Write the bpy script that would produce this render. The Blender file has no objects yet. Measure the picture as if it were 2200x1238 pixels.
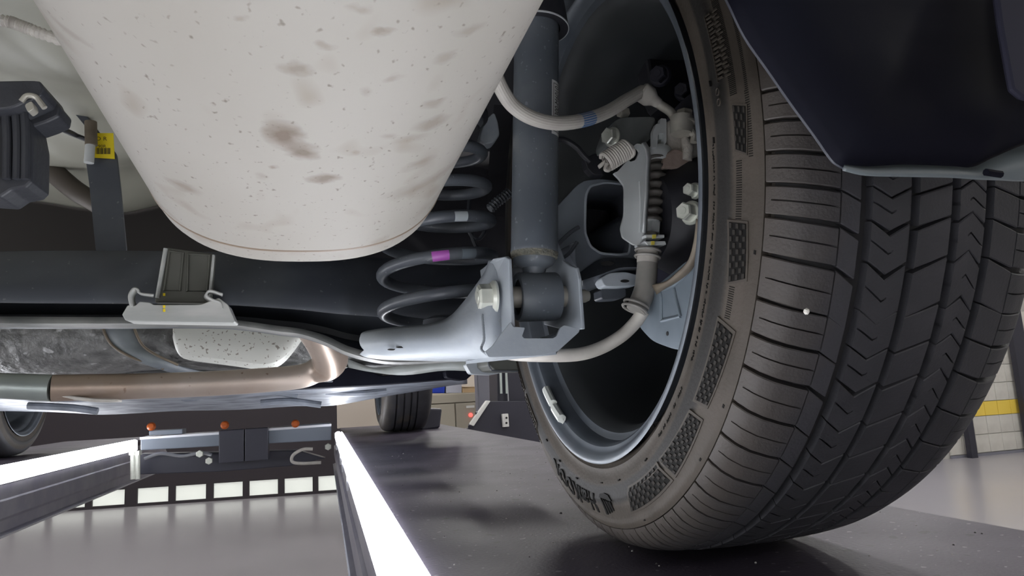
import bpy, bmesh, math, random
from mathutils import Vector, Matrix
random.seed(7)
R_ = math.radians
HC = 1.2                      # camera height above the workshop floor; builders below use heights relative to the camera
S = bpy.context.scene
COL = S.collection

# ------------------------------------------------------------------ camera
F = 1485.0
M = ((0.965, -0.259, -0.053), (0.012, -0.158, 0.987), (0.264, 0.953, 0.150))
def orth():
    y = Vector((697-1100, -(866-619), F)).normalized()
    z0 = Vector((-math.sin(.012), math.cos(.012), 0)); z = (z0 - y*z0.dot(y)).normalized()
    x = z.cross(y)
    return x, y, z             # world axes in (right, up, forward)
AX, AY, AZ = orth()
cd = bpy.data.cameras.new('camera'); cam = bpy.data.objects.new('camera', cd); COL.objects.link(cam)
cd.sensor_width = 36; cd.lens = F/2200*36; cd.clip_start = .01; cd.clip_end = 100
right = Vector((AX[0], AY[0], AZ[0])); up = Vector((AX[1], AY[1], AZ[1])); fwd = Vector((AX[2], AY[2], AZ[2]))
m = Matrix((right, up, -fwd)).transposed().to_4x4(); m.translation = Vector((0, 0, HC))
cam.matrix_world = m
S.camera = cam

# ------------------------------------------------------------------ world, light, exposure
S.view_settings.view_transform = 'Standard'; S.view_settings.look = 'None'
S.view_settings.gamma = 1; S.view_settings.use_curve_mapping = False
S.view_settings.exposure = 0.75
w = bpy.data.worlds.new('world'); S.world = w; w.use_nodes = True
w.node_tree.nodes['Background'].inputs[0].default_value = (.75, .8, .9, 1)
w.node_tree.nodes['Background'].inputs[1].default_value = .25
STRIP = 10.0                  # radiance of the LED strips on the runways
CEIL = 26.0                    # radiance of the ceiling lamps

# ------------------------------------------------------------------ helpers
def at(px, py, Y=None, X=None, Z=None):
    """a picture point at a real distance -> camera-relative world point"""
    c = right*((px-1100)/F) + up*((619-py)/F) + fwd
    t = Y/c.y if Y is not None else (X/c.x if X is not None else Z/c.z)
    return c*t
V = Vector

def mat(name, c1, rough=.5, metal=0., c2=None, nscale=30., lo=.4, hi=.65, bump=0., bscale=200., rough2=None, stretch=None, spots=None, spec=.5, coat=0.):
    m = bpy.data.materials.new(name); m.use_nodes = True
    nt = m.node_tree; N = nt.nodes; L = nt.links; b = N['Principled BSDF']
    b.inputs['Base Color'].default_value = (*c1, 1); b.inputs['Roughness'].default_value = rough
    b.inputs['Metallic'].default_value = metal; b.inputs['Specular IOR Level'].default_value = spec
    if coat: b.inputs['Coat Weight'].default_value = coat; b.inputs['Coat Roughness'].default_value = .2
    tc = N.new('ShaderNodeTexCoord'); src = tc.outputs['Object']
    if stretch:
        mp = N.new('ShaderNodeMapping'); mp.inputs['Scale'].default_value = stretch
        L.new(src, mp.inputs[0]); src = mp.outputs[0]
    def noise(sc, det=4):
        n = N.new('ShaderNodeTexNoise'); n.inputs['Scale'].default_value = sc; n.inputs['Detail'].default_value = det
        L.new(src, n.inputs['Vector']); return n
    def ramp(o, a, bb):
        r = N.new('ShaderNodeMapRange'); r.inputs[1].default_value = a; r.inputs[2].default_value = bb
        L.new(o, r.inputs[0]); return r.outputs[0]
    col = None
    if c2:
        n = noise(nscale); f = ramp(n.outputs[0], lo, hi)
        mx = N.new('ShaderNodeMix'); mx.data_type = 'RGBA'; L.new(f, mx.inputs[0])
        mx.inputs[6].default_value = (*c1, 1); mx.inputs[7].default_value = (*c2, 1); col = mx.outputs[2]
        if rough2 is not None:
            mr = N.new('ShaderNodeMapRange'); mr.inputs[3].default_value = rough; mr.inputs[4].default_value = rough2
            L.new(f, mr.inputs[0]); L.new(mr.outputs[0], b.inputs['Roughness'])
    for sp in (spots or []):   # (colour, scale, threshold lo, hi)
        n = noise(sp[1]*(2 if sp[1] >= 60 else 1), 1.2); f = ramp(n.outputs[0], sp[2], sp[3])
        mx = N.new('ShaderNodeMix'); mx.data_type = 'RGBA'; L.new(f, mx.inputs[0])
        if col: L.new(col, mx.inputs[6])
        else: mx.inputs[6].default_value = (*c1, 1)
        mx.inputs[7].default_value = (*sp[0], 1); col = mx.outputs[2]
    if col: L.new(col, b.inputs['Base Color'])
    if bump:
        n = noise(bscale, 6); bp = N.new('ShaderNodeBump'); bp.inputs['Strength'].default_value = bump
        bp.inputs['Distance'].default_value = .002; L.new(n.outputs[0], bp.inputs['Height']); L.new(bp.outputs[0], b.inputs['Normal'])
    return m
def emit(name, c, s):
    m = bpy.data.materials.new(name); m.use_nodes = True; b = m.node_tree.nodes['Principled BSDF']
    b.inputs['Base Color'].default_value = (*c, 1); b.inputs['Emission Color'].default_value = (*c, 1); b.inputs['Emission Strength'].default_value = s
    return m

def org(o): return Vector(o['_o']) if o is not None and '_o' in o else Vector((0, 0, 0))
ORG = {}
class MB:
    def __init__(s): s.v = []; s.f = []
    def add(s, vs, fs):
        k = len(s.v); s.v += [Vector(q) for q in vs]; s.f += [tuple(i+k for i in f) for f in fs]; return s
    def box(s, c, d, rot=None):
        c = Vector(c); vs = []
        for i in (-.5, .5):
            for j in (-.5, .5):
                for k in (-.5, .5):
                    p = Vector((i*d[0], j*d[1], k*d[2]))
                    if rot is not None: p = rot @ p
                    vs.append(c+p)
        return s.add(vs, [(0,1,3,2),(4,6,7,5),(0,4,5,1),(2,3,7,6),(0,2,6,4),(1,5,7,3)])
    def prism(s, pts, ext):
        """closed outline extruded by a vector (n-gon caps)"""
        pts = [Vector(p) for p in pts]; ext = Vector(ext); n = len(pts)
        vs = pts+[p+ext for p in pts]
        return s.add(vs, [tuple(range(n)), tuple(range(2*n-1, n-1, -1))]+[(i, n+i, n+(i+1) % n, (i+1) % n) for i in range(n)])
    def loft(s, rows, close=False):
        n = len(rows[0]); vs = [p for r in rows for p in r]; fs = []
        for i in range(len(rows)-1):
            for j in range(n if close else n-1):
                a = i*n+j; b = i*n+(j+1) % n; fs.append((a, b, b+n, a+n))
        return s.add(vs, fs)
    def tube(s, path, rad, n=14, caps=True, ell=1.0, close=False):
        path = [Vector(p) for p in path]; m_ = len(path)
        if not hasattr(rad, '__len__'): rad = [rad]*m_
        T = []
        for i in range(m_):
            a = path[max(i-1, 0)]; b = path[min(i+1, m_-1)]
            T.append((b-a).normalized() if (b-a).length > 1e-9 else Vector((0,0,1)))
        ref = Vector((0, 0, 1)) if abs(T[0].z) < .9 else Vector((1, 0, 0))
        u = (ref - T[0]*ref.dot(T[0])).normalized(); rows = []
        for i in range(m_):
            u = (u - T[i]*u.dot(T[i])).normalized(); w_ = T[i].cross(u)
            rows.append([path[i]+u*(math.cos(t)*rad[i])+w_*(math.sin(t)*rad[i]*ell) for t in [2*math.pi*k/n for k in range(n)]])
        k = len(s.v); s.loft(rows, close=True)
        if caps:
            s.f.append(tuple(k+j for j in range(n-1, -1, -1))); s.f.append(tuple(k+(m_-1)*n+j for j in range(n)))
        return s
    def lathe(s, prof, c, axis, n=32, a0=0, a1=360, caps=False):
        """prof: (along axis, radius)"""
        c = Vector(c); ax = Vector(axis).normalized(); ref = Vector((0,0,1)) if abs(ax.z) < .9 else Vector((1,0,0))
        u = (ref-ax*ref.dot(ax)).normalized(); w_ = ax.cross(u); full = abs(a1-a0) >= 359.9
        m_ = n if full else n+1; rows = []
        for (a, r) in prof:
            rows.append([c+ax*a+(u*math.cos(t)+w_*math.sin(t))*r for t in [R_(a0+(a1-a0)*k/n) for k in range(m_)]])
        k = len(s.v); s.loft(rows, close=full)
        if caps:
            s.f.append(tuple(k+j for j in range(m_-1, -1, -1))); s.f.append(tuple(k+(len(prof)-1)*m_+j for j in range(m_)))
        return s
    def build(s, name, material, parent=None, smooth=35, bevel=0, solid=0, sub=0, origin=None):
        me = bpy.data.meshes.new(name)
        o0 = ORG.get(parent.name) if parent is not None else None
        if o0 is None:
            if origin is not None: o0 = Vector(origin)
            else:
                xs = [v.x for v in s.v]; ys = [v.y for v in s.v]; zs = [v.z for v in s.v]
                o0 = Vector(((min(xs)+max(xs))/2, (min(ys)+max(ys))/2, min(zs)))
        me.from_pydata([v-o0 for v in s.v], [], s.f)
        bm = bmesh.new(); bm.from_mesh(me); bmesh.ops.remove_doubles(bm, verts=bm.verts, dist=1e-6)
        bmesh.ops.recalc_face_normals(bm, faces=bm.faces); bm.to_mesh(me); bm.free()
        me.materials.append(material)
        if smooth:
            for p in me.polygons: p.use_smooth = True
            me.set_sharp_from_angle(angle=R_(smooth))
        o = bpy.data.objects.new(name, me); COL.objects.link(o)
        if parent is not None: o.parent = parent
        else: o.location = o0 + Vector((0, 0, HC))
        ORG[o.name] = o0
        if sub:
            md = o.modifiers.new('sub', 'SUBSURF'); md.levels = sub; md.render_levels = sub
        if solid:
            md = o.modifiers.new('solid', 'SOLIDIFY'); md.thickness = solid; md.offset = 0
        if bevel:
            md = o.modifiers.new('bevel', 'BEVEL'); md.width = bevel; md.segments = 2; md.limit_method = 'ANGLE'; md.angle_limit = R_(40)
        return o
def thing(name, loc, label, cat, group=None):
    o = bpy.data.objects.new(name, None); COL.objects.link(o); o.empty_display_size = .05
    loc = Vector(loc); o.location = loc+Vector((0, 0, HC)); ORG[o.name] = loc
    o['label'] = label; o['category'] = cat
    if group: o['group'] = group
    return o
def tag(o, label, cat, group=None):
    o['label'] = label; o['category'] = cat
    if group: o['group'] = group
    return o
def struct(o): o['kind'] = 'structure'; return o
def stuff(o): o['kind'] = 'stuff'; return o
def lab(o, s): o['label'] = s; return o
def copy(o, parent=None, rot=None, loc=None):
    c = o.copy(); COL.objects.link(c)
    if parent is not None: c.parent = parent
    if rot is not None: c.rotation_euler = rot
    if loc is not None: c.location = loc
    return c
def cr(pts, k=8):
    """smooth curve through the points"""
    pts = [Vector(p) for p in pts]; out = []
    P = [pts[0]*2-pts[1]]+pts+[pts[-1]*2-pts[-2]]
    for i in range(1, len(P)-2):
        a, b, c, d = P[i-1], P[i], P[i+1], P[i+2]
        for j in range(k):
            t = j/k; out.append(.5*((2*b)+(c-a)*t+(2*a-5*b+4*c-d)*t*t+(3*b-a-3*c+d)*t**3))
    out.append(pts[-1]); return out
def pxs(l, Y): return [at(p[0], p[1], Y=(p[2] if len(p) > 2 else Y)) for p in l]
def smooth_outline(pts, r=.3, k=4):
    """rounds the corners of a closed outline"""
    n = len(pts); out = []
    for i in range(n):
        a, b, c = pts[i-1], pts[i], pts[(i+1) % n]
        p = b+(a-b)*r; q = b+(c-b)*r
        for j in range(k+1):
            t = j/k; out.append(p*(1-t)**2+b*2*t*(1-t)+q*t*t)
    return out
def hexhead(mb, c, ax, r, h, flange=None):
    """flanged hexagon head pointing along ax from c"""
    ax = Vector(ax).normalized(); c = Vector(c)
    if flange: mb.lathe([(0, 0), (0, flange), (h*.12, flange), (h*.28, flange*.86), (h*.3, r*.8)], c, ax, 24)
    k0 = h*.2
    mb.lathe([(k0, r), (h*.88, r), (h, r*.86), (h, 0)], c, ax, 6)
    mb.lathe([(h, r*.45), (h*1.03, r*.42), (h*1.03, 0)], c, ax, 12)

# ------------------------------------------------------------------ materials
m_floor = mat('polished_floor', (.33, .315, .335), .22, c2=(.315, .302, .32), nscale=.8, lo=.2, hi=.8)
m_wall = mat('wall_paint', (.5, .49, .46), .7)
m_dwall = mat('dark_wall', (.028, .022, .028), .6)
m_ceil = mat('ceiling_paint', (.5, .5, .5), .8)
m_plate = mat('runway_steel', (.062, .053, .076), .46, c2=(.055, .047, .067), spec=.28, nscale=9, rough2=.5, bump=.25, bscale=260, spots=[((.03,.03,.035), 45, .69, .72), ((.22,.21,.22), 60, .7, .73)], coat=.0)
m_side = mat('runway_side_steel', (.15, .14, .17), .45, c2=(.19, .18, .2), nscale=12, bump=.1, bscale=100)
m_alu = mat('aluminium', (.55, .56, .6), .35, .8, bump=.05)
m_led = emit('led_diffuser', (.93, .95, 1.0), STRIP)
m_tread = mat('tread_rubber', (.030, .030, .034), .55, c2=(.04, .039, .044), nscale=25, spec=.4, bump=.15, bscale=500, spots=[((.06,.05,.042), 14, .60, .75)])
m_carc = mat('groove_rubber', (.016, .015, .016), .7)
m_rimp = mat('rim_paint', (.10, .115, .135), .34, .3, c2=(.135, .15, .17), nscale=18, rough2=.45)
m_barrel = mat('rim_barrel_paint', (.03, .033, .036), .42, c2=(.042, .045, .046), nscale=10, rough2=.5)
m_bellow = mat('bellows_rubber', (.07, .063, .056), .5, c2=(.1, .09, .08), nscale=60)
m_black = mat('black_part', (.012, .012, .016), .55, c2=(.02, .02, .025), nscale=10)
m_ecoat = mat('dark_coated_steel', (.055, .061, .075), .42, c2=(.08, .088, .1), nscale=14, lo=.4, hi=.7, rough2=.5, spots=[((.13,.14,.15), 90, .72, .76)])
m_grey = mat('dusty_grey_steel', (.29, .32, .355), .45, c2=(.37, .40, .43), nscale=16, rough2=.52, bump=.12, bscale=180, spots=[((.32,.34,.35), 120, .70, .74)])
m_shock = mat('shock_tube_paint', (.095, .109, .128), .42, c2=(.125, .139, .156), nscale=20, rough2=.5, spots=[((.2,.22,.24), 110, .68, .74)])
m_spring = mat('spring_coating', (.08, .089, .105), .36, c2=(.105, .115, .13), nscale=25, spots=[((.2,.21,.22), 130, .72, .75)])
m_muf = mat('muffler_skin', (.29, .27, .24), .6, 0., c2=(.335, .317, .288), nscale=7, lo=.3, hi=.7, rough2=.7, stretch=(1, .6, 1), bump=.08, bscale=60, spec=.3,
            spots=[((.22,.185,.15), 42, .60, .85), ((.16,.14,.12), 190, .67, .80)])
m_seam = mat('muffler_seam', (.2, .15, .11), .5)
m_alumin = mat('heat_shield_skin', (.6, .61, .57), .5, .15, spots=[((.25,.23,.2), 100, .66, .7)], bump=.2, bscale=25)
m_pipe = mat('bronzed_exhaust_pipe', (.4, .31, .25), .36, .65, c2=(.47, .40, .35), nscale=9, rough2=.42, spots=[((.25,.17,.13), 60, .72, .80)])
m_pipe2 = mat('bare_exhaust_pipe', (.36, .4, .38), .4, .6, c2=(.2, .22, .21), nscale=5)
m_tank = mat('textured_tank_plastic', (.085, .085, .083), .42, c2=(.17, .17, .165), nscale=42, bump=1., bscale=38, spots=[((.32,.32,.32), 50, .68, .73)])
for n_ in m_tank.node_tree.nodes:
    if n_.type == 'BUMP': n_.inputs['Distance'].default_value = .012
m_strap = mat('tank_strap_steel', (.13, .145, .165), .45, c2=(.17, .19, .2), nscale=20)
m_pan = mat('underbody_paint', (.30, .295, .245), .42, c2=(.23, .225, .185), nscale=3, rough2=.5)
m_pan2 = mat('front_floor_paint', (.21, .23, .27), .42, c2=(.10, .11, .13), nscale=14, bump=.8, bscale=25, rough2=.55)
m_plast = mat('hanger_plastic', (.035, .037, .045), .45, c2=(.05, .052, .06), nscale=15, bump=.3, bscale=150)
m_clip = mat('clip_plastic', (.36, .37, .355), .5, c2=(.48, .48, .46), nscale=60, stretch=(.2, 1, 1))
m_olive = mat('olive_bracket', (.085, .085, .072), .5)
m_zinc = mat('zinc_plating', (.6, .62, .55), .35, .4, c2=(.7, .71, .64), nscale=60)
m_zinc2 = mat('old_zinc', (.42, .40, .35), .42, .35, c2=(.5, .48, .42), nscale=60)
m_cast = mat('cast_aluminium', (.55, .52, .47), .55, .15, c2=(.42, .39, .35), nscale=45, bump=.6, bscale=260)
m_casted = mat('rusty_casting', (.3, .23, .2), .6, .1, c2=(.38, .3, .26), nscale=40, bump=.5, bscale=200)
m_lever = mat('grey_cable_bracket', (.5, .52, .52), .45, .15, c2=(.58, .6, .6), nscale=14, rough2=.5)
m_hose = mat('cable_sheath', (.50, .475, .43), .5, c2=(.43, .40, .365), nscale=40)
m_boot = mat('rubber_boot', (.2, .19, .175), .5, c2=(.25, .235, .215), nscale=60)
m_tan = mat('rust_tan', (.16, .13, .095), .55, .1, c2=(.11, .088, .065), nscale=30)
m_shield = mat('dust_shield_steel', (.2, .24, .28), .45, .3, c2=(.15, .18, .21), nscale=14, rough2=.55)
m_purple = mat('purple_paint_mark', (.42, .1, .44), .4)
m_pgrey = mat('grey_paint_mark', (.17, .2, .23), .4)
m_pwhite = mat('white_paint_mark', (.42, .46, .48), .4)
m_white = mat('white_label', (.7, .7, .68), .5)
m_ink = mat('black_ink', (.01, .01, .01), .5)
m_yellow = mat('yellow_label', (.8, .62, .01), .5)
m_pedge = mat('panel_edge_plastic', (.035,.038,.05), .5)
m_bumper = mat('bumper_plastic', (.006, .006, .010), .5, c2=(.010, .011, .017), nscale=8, rough2=.8, spec=.04)
m_lip = mat('grey_bumper_lip', (.10, .115, .122), .4)
m_beige = mat('cabinet_beige', (.36, .33, .27), .55)
m_blue = mat('blue_bin', (.01, .04, .4), .45)
m_orange = mat('orange_plastic', (.42, .09, .015), .4)
m_card = mat('cardboard', (.5, .35, .2), .7)
m_locker = mat('grey_locker', (.2, .2, .24), .5)
m_dark = mat('lift_dark_paint', (.03, .03, .045), .42)
m_beam = mat('lift_beam_paint', (.2, .23, .28), .42)
m_tile = mat('wall_tile', (.64, .625, .58), .35, c2=(.55, .53, .49), nscale=4)
m_tiley = mat('yellow_tile', (.85, .62, .1), .35)
m_pane = emit('lit_pane', (.74, .77, .72), .38)
m_red = emit('red_lamp', (1, .06, .05), 2.0)
m_ceill = emit('ceiling_lamp_light', (1, .98, .95), CEIL)
m_grit = mat('grit', (.3, .29, .28), .7)
m_gritd = mat('dark_grit', (.03, .03, .03), .7)

def shoulder_dirt(m):
    nt = m.node_tree; N = nt.nodes; L = nt.links; b = N['Principled BSDF']; col = b.inputs['Base Color'].links[0].from_socket
    tc = N.new('ShaderNodeTexCoord'); sp_ = N.new('ShaderNodeSeparateXYZ'); L.new(tc.outputs['Object'], sp_.inputs[0])
    nz = N.new('ShaderNodeTexNoise'); nz.inputs['Scale'].default_value = 28; L.new(tc.outputs['Object'], nz.inputs['Vector'])
    ma = N.new('ShaderNodeMath'); ma.operation = 'MULTIPLY_ADD'; L.new(nz.outputs[0], ma.inputs[0]); ma.inputs[1].default_value = .05; L.new(sp_.outputs[0], ma.inputs[2])
    mr = N.new('ShaderNodeMapRange'); mr.inputs[1].default_value = -.035; mr.inputs[2].default_value = -.08; mr.inputs[4].default_value = .85; L.new(ma.outputs[0], mr.inputs[0])
    mx = N.new('ShaderNodeMix'); mx.data_type = 'RGBA'; L.new(mr.outputs[0], mx.inputs[0]); L.new(col, mx.inputs[6]); mx.inputs[7].default_value = (.056, .046, .038, 1)
    L.new(mx.outputs[2], b.inputs['Base Color'])
shoulder_dirt(m_tread)
# tyre sidewall: dusty brown rubber with a cleaner dark ring
def sidewall_mat():
    m = mat('sidewall_rubber', (.05, .042, .034), .6, c2=(.066, .055, .045), nscale=18, spec=.25, bump=.2, bscale=300)
    nt = m.node_tree; N = nt.nodes; L = nt.links; b = N['Principled BSDF']
    old = b.inputs['Base Color'].links[0].from_socket
    tc = N.new('ShaderNodeTexCoord'); sp = N.new('ShaderNodeSeparateXYZ'); cb = N.new('ShaderNodeCombineXYZ'); ln = N.new('ShaderNodeVectorMath'); ln.operation = 'LENGTH'
    L.new(tc.outputs['Object'], sp.inputs[0]); L.new(sp.outputs[1], cb.inputs[1]); L.new(sp.outputs[2], cb.inputs[2]); L.new(cb.outputs[0], ln.inputs[0])
    r = N.new('ShaderNodeValToRGB'); mr = N.new('ShaderNodeMapRange'); mr.inputs[1].default_value = .23; mr.inputs[2].default_value = .33
    L.new(ln.outputs[1], mr.inputs[0]); L.new(mr.outputs[0], r.inputs[0])
    e = r.color_ramp.elements; e[0].position = .0; e[0].color = (0,0,0,1); e[1].position = .1; e[1].color = (0,0,0,1)
    for p, c in ((.26,0),(.29,.95),(.41,.95),(.45,0),(.66,.1),(.72,.9)):
        x = e.new(p); x.color = (c, c, c, 1)
    mx = N.new('ShaderNodeMix'); mx.data_type = 'RGBA'; L.new(r.outputs[0], mx.inputs[0]); L.new(old, mx.inputs[6]); mx.inputs[7].default_value = (.018, .017, .016, 1)
    L.new(mx.outputs[2], b.inputs['Base Color']); return m
m_side_r = sidewall_mat()
m_relief = mat('sidewall_relief', (.052, .044, .036), .6, spec=.25, bump=.1, bscale=300)
m_padd = mat('badge_pad_rubber', (.028, .025, .022), .6, spec=.15)
m_reliefd = mat('sidewall_dark_relief', (.010, .0095, .009), .6, spec=.08)

# ------------------------------------------------------------------ setting
ZF = -HC; ZR = -.1497
struct(MB().box((1, 3, ZF-.05), (22, 20, .1)).build('floor', m_floor, smooth=0))
struct(MB().box((1, 3, 2.75), (22, 20, .1)).build('ceiling', m_ceil, smooth=0))
struct(MB().box((-9.95, 3, .75), (.1, 20, 3.9)).build('wall_left', m_wall, smooth=0))
struct(MB().box((1, -6.95, .75), (22, .1, 3.9)).build('wall_back', m_wall, smooth=0))
struct(MB().box((11.95, 3, .75), (.1, 20, 3.9)).build('wall_right', m_wall, smooth=0))
struct(MB().box((1, 12.9, .75), (22, .1, 3.9)).build('wall_front', m_wall, smooth=0))
# ceiling lamps
i = 0
for x in (-6, -2.2, 1.6, 5.4, 9):
    for y in (-4.5, -1, 2.5, 6, 9.5):
        t = thing('ceiling_lamp', (x, y, 2.6), 'long tube lamp under the workshop ceiling', 'lamp', 'tube lamps under the ceiling')
        MB().box((x, y, 2.66), (.3, 1.5, .07)).build('lamp_housing', m_wall, t, smooth=0)
        MB().box((x, y, 2.615), (.22, 1.4, .02)).build('diffuser', m_ceill, t, smooth=0)
# dark sectional door with a row of low panes, beyond the lift
a = at(-60, 1113, Z=ZF); b = at(760, 1056, Z=ZF); dd = (b-a).normalized(); nn = Vector((-dd.y, dd.x, 0))
L0 = a-dd*3.0; LL = (b-a).length+4.2
door = thing('door_1', (a+b)/2, 'dark sectional workshop door with a row of small lit panes near the floor', 'door')
del door['category']; del door['label']; door['kind'] = 'structure'
panes = [(-50, 20), (33, 97), (111, 182), (197, 267), (294, 361), (376, 442), (458, 521), (535, 597), (611, 672), (684, 745)]
def on_line(px):
    for_k = at(px, 1085, Z=ZF)         # intersection of the sight line's ground track with the door line
    d0 = Vector((for_k.x, for_k.y)); q = Vector((a.x, a.y)); r_ = Vector((dd.x, dd.y))
    return (d0.y*q.x-d0.x*q.y)/(d0.x*r_.y-d0.y*r_.x)
z0, z1, z2 = ZF, ZF+.035, ZF+.225
def wallseg(s0, s1, za, zb, th=.06): 
    p = a+dd*s0; q = a+dd*s1
    return [V((p.x, p.y, za)), V((q.x, q.y, za)), V((q.x, q.y, zb)), V((p.x, p.y, zb))]
MB().prism(wallseg(-4, LL-3, z2, ZF+3.9), nn*.06).build('upper_panel', m_dwall, door, smooth=0)
MB().prism(wallseg(-4, LL-3, z0, z1), nn*.06).build('bottom_rail', m_dwall, door, smooth=0)
prev = -4
for (p0, p1) in panes:
    s0, s1 = on_line(p0), on_line(p1)
    MB().prism(wallseg(prev, s0, z1, z2), nn*.06).build('mullion', m_dwall, door, smooth=0)
    q = wallseg(s0, s1, z1, z2); q = [v+nn*.03 for v in q]
    MB().prism(q, nn*.012).build('pane', m_pane, door, smooth=0)
    prev = s1
MB().prism(wallseg(prev, LL-3, z1, z2), nn*.06).build('mullion', m_dwall, door, smooth=0)

# tiled side wall seen right of the tyre
YT = 7.78
tw = struct(MB().box((9.9, YT+.06, .2), (4.2, .1, 2.8)).build('wall_tiled', mat('tile_grout', (.42, .41, .39), .8), smooth=0))
ORG[tw.name] = V((9.9, YT+.06, -1.2)); 
tw.location = V((9.9, YT+.06, .0)); 
for v_ in tw.data.vertices: pass
tile_me = {}
def tile(x, z, w_, h_, mt):
    k = (round(w_, 3), round(h_, 3), mt.name)
    if k not in tile_me:
        mb = MB(); d = .004
        mb.loft([[V((-w_/2, 0, -h_/2)), V((w_/2, 0, -h_/2)), V((w_/2, 0, h_/2)), V((-w_/2, 0, h_/2))],
                 [V((-w_/2+d, -.008, -h_/2+d)), V((w_/2-d, -.008, -h_/2+d)), V((w_/2-d, -.008, h_/2-d)), V((-w_/2+d, -.008, h_/2-d))]], close=True)
        mb.f.append((4, 5, 6, 7))
        o = mb.build('tile', mt, None, smooth=0, origin=(0, 0, 0)); tile_me[k] = o
    else:
        o = tile_me[k].copy(); COL.objects.link(o)
    o.parent = tw; o.location = V((x, YT, z+HC)) - tw.location
zs_ = [ZF+.03+.232*i for i in range(3)]
zst = ZF+.03+.232*2
rowz = []; z = ZF+.04
zsb = at(2150, 891, Y=YT).z; zsa = at(2150, 860, Y=YT).z
rows_ = [(ZF+.04+(zsb-ZF-.04)*i/2, ZF+.04+(zsb-ZF-.04)*(i+1)/2, m_tile) for i in range(2)]+[(zsb, zsa, m_tiley)]+[(zsa+.25*i, zsa+.25*(i+1), m_tile) for i in range(5)]
for (za, zb, mt) in rows_:
    for k in range(10):
        tile(8.32+k*.235, (za+zb)/2, .231, zb-za-.004, mt)
o = MB(); 
for x_, w_ in ((8.16, .13), (9.31, .3), (11.0, .1)): o.box((x_, YT-.06, -.2), (w_, .12, 2.0))
MB().box((at(2085, 950, Y=YT-.1).x, YT-.1, -.15), (.10, .08, 2.1)).build('trim_1', m_dark, smooth=0)['kind'] = 'structure'
MB().box((at(2212, 900, Y=YT-.1).x, YT-.1, -.15), (.22, .08, 2.1)).build('trim_2', m_dark, smooth=0)['kind'] = 'structure'
MB().box((7.2, YT+.05, -.15), (1.75, .1, 2.1)).build('wall_side', m_locker, smooth=0)['kind'] = 'structure'
MB().box((9.6, YT-.01, ZF+.018), (2.8, .02, .036)).build('baseboard_right', m_locker, smooth=0)['kind'] = 'structure'

# ------------------------------------------------------------------ lift runways
def runway(xi_, xo, yfar, label, strip_side):
    """xi_: inner edge (LED), xo: outer edge"""
    sg = 1 if xo > xi_ else -1
    t = thing('lift_runway', ((xi_+xo)/2, 1.5, ZR-.2), label, 'car lift')
    y0, y1 = -1.6, yfar
    xa = xi_+sg*.036
    MB().box(((xa+xo)/2, (y0+y1)/2, ZR-.006), (abs(xo-xa), y1-y0, .012)).build('deck_plate', m_plate, t, smooth=0, bevel=.002)
    # folded inner side panel with ribs
    prof = [(0, -.024), (0, -.045), (.006, -.05), (.006, -.095), (0, -.10), (0, -.15), (.010, -.16), (.010, -.196), (-.004, -.203), (-.004, -.209)]
    rows = [[V((xi_+sg*(.004+p[0]), y, ZR+p[1])) for p in prof] for y in (y0, y1)]
    MB().loft(rows).build('side_panel', m_side, t, smooth=0, solid=.003)
    MB().box((xo-sg*.004, (y0+y1)/2, ZR-.09), (.008, y1-y0, .17)).build('outer_side_panel', m_side, t, smooth=0)
    MB().box((xi_+sg*.002, (y0+y1)/2, ZR-.205), (.012, y1-y0, .006)).build('bottom_flange', m_alu, t, smooth=0)
    # LED strip: aluminium channel and round diffuser
    ys = y1-.75
    MB().box((xi_+sg*.018, (y0+ys)/2, ZR-.014), (.034, ys-y0, .016)).build('led_channel', m_alu, t, smooth=0)
    prof = [(.000, -.022 if sg > 0 else -.045), (.000, .003), (.005, .008), (.013, .0105), (.021, .0095), (.0245, .004), (.0255, .004), (.028, .0078), (.032, .008), (.035, .004), (.035, -.004)]
    MB().loft([[V((xi_+sg*p[0], y, ZR+p[1])) for p in prof] for y in (y0, ys)]).build('led_strip', m_led, t, smooth=60)
    for yy in (1.62, 2.05, 2.3, 3.0):
        MB().box((xi_+sg*-.001, yy, ZR-.03), (.004, .006, .03)).build('channel_clip', m_alu, t, smooth=0)
    return t
rw = runway(.048, .62, 4.25, 'dark steel lift runway under the big rear tyre', 1)
lw = runway(-.962, -1.54, 4.9, 'left lift runway with a glowing strip at lower left', 1)
# grit scattered on the right runway
gr = MB(); gd = MB()
for k in range(260):
    x = random.uniform(.11, .6); y = random.uniform(.3, 2.0)**1.0; r = random.uniform(.0004, .0011)
    if random.random() < .02: r *= 1.9
    (gr if random.random() < .6 else gd).lathe([(0, r), (r*.8, r*.7), (r*1.1, 0)], (x, y, ZR), (0, 0, 1), 6)
tag(stuff(gr.build('grit', m_grit, smooth=0)), 'pale grit scattered over the dark runway deck', 'grit')
tag(stuff(gd.build('grit', m_gritd, smooth=0)), 'black grit specks on the runway deck near the tyre', 'grit')

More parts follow.
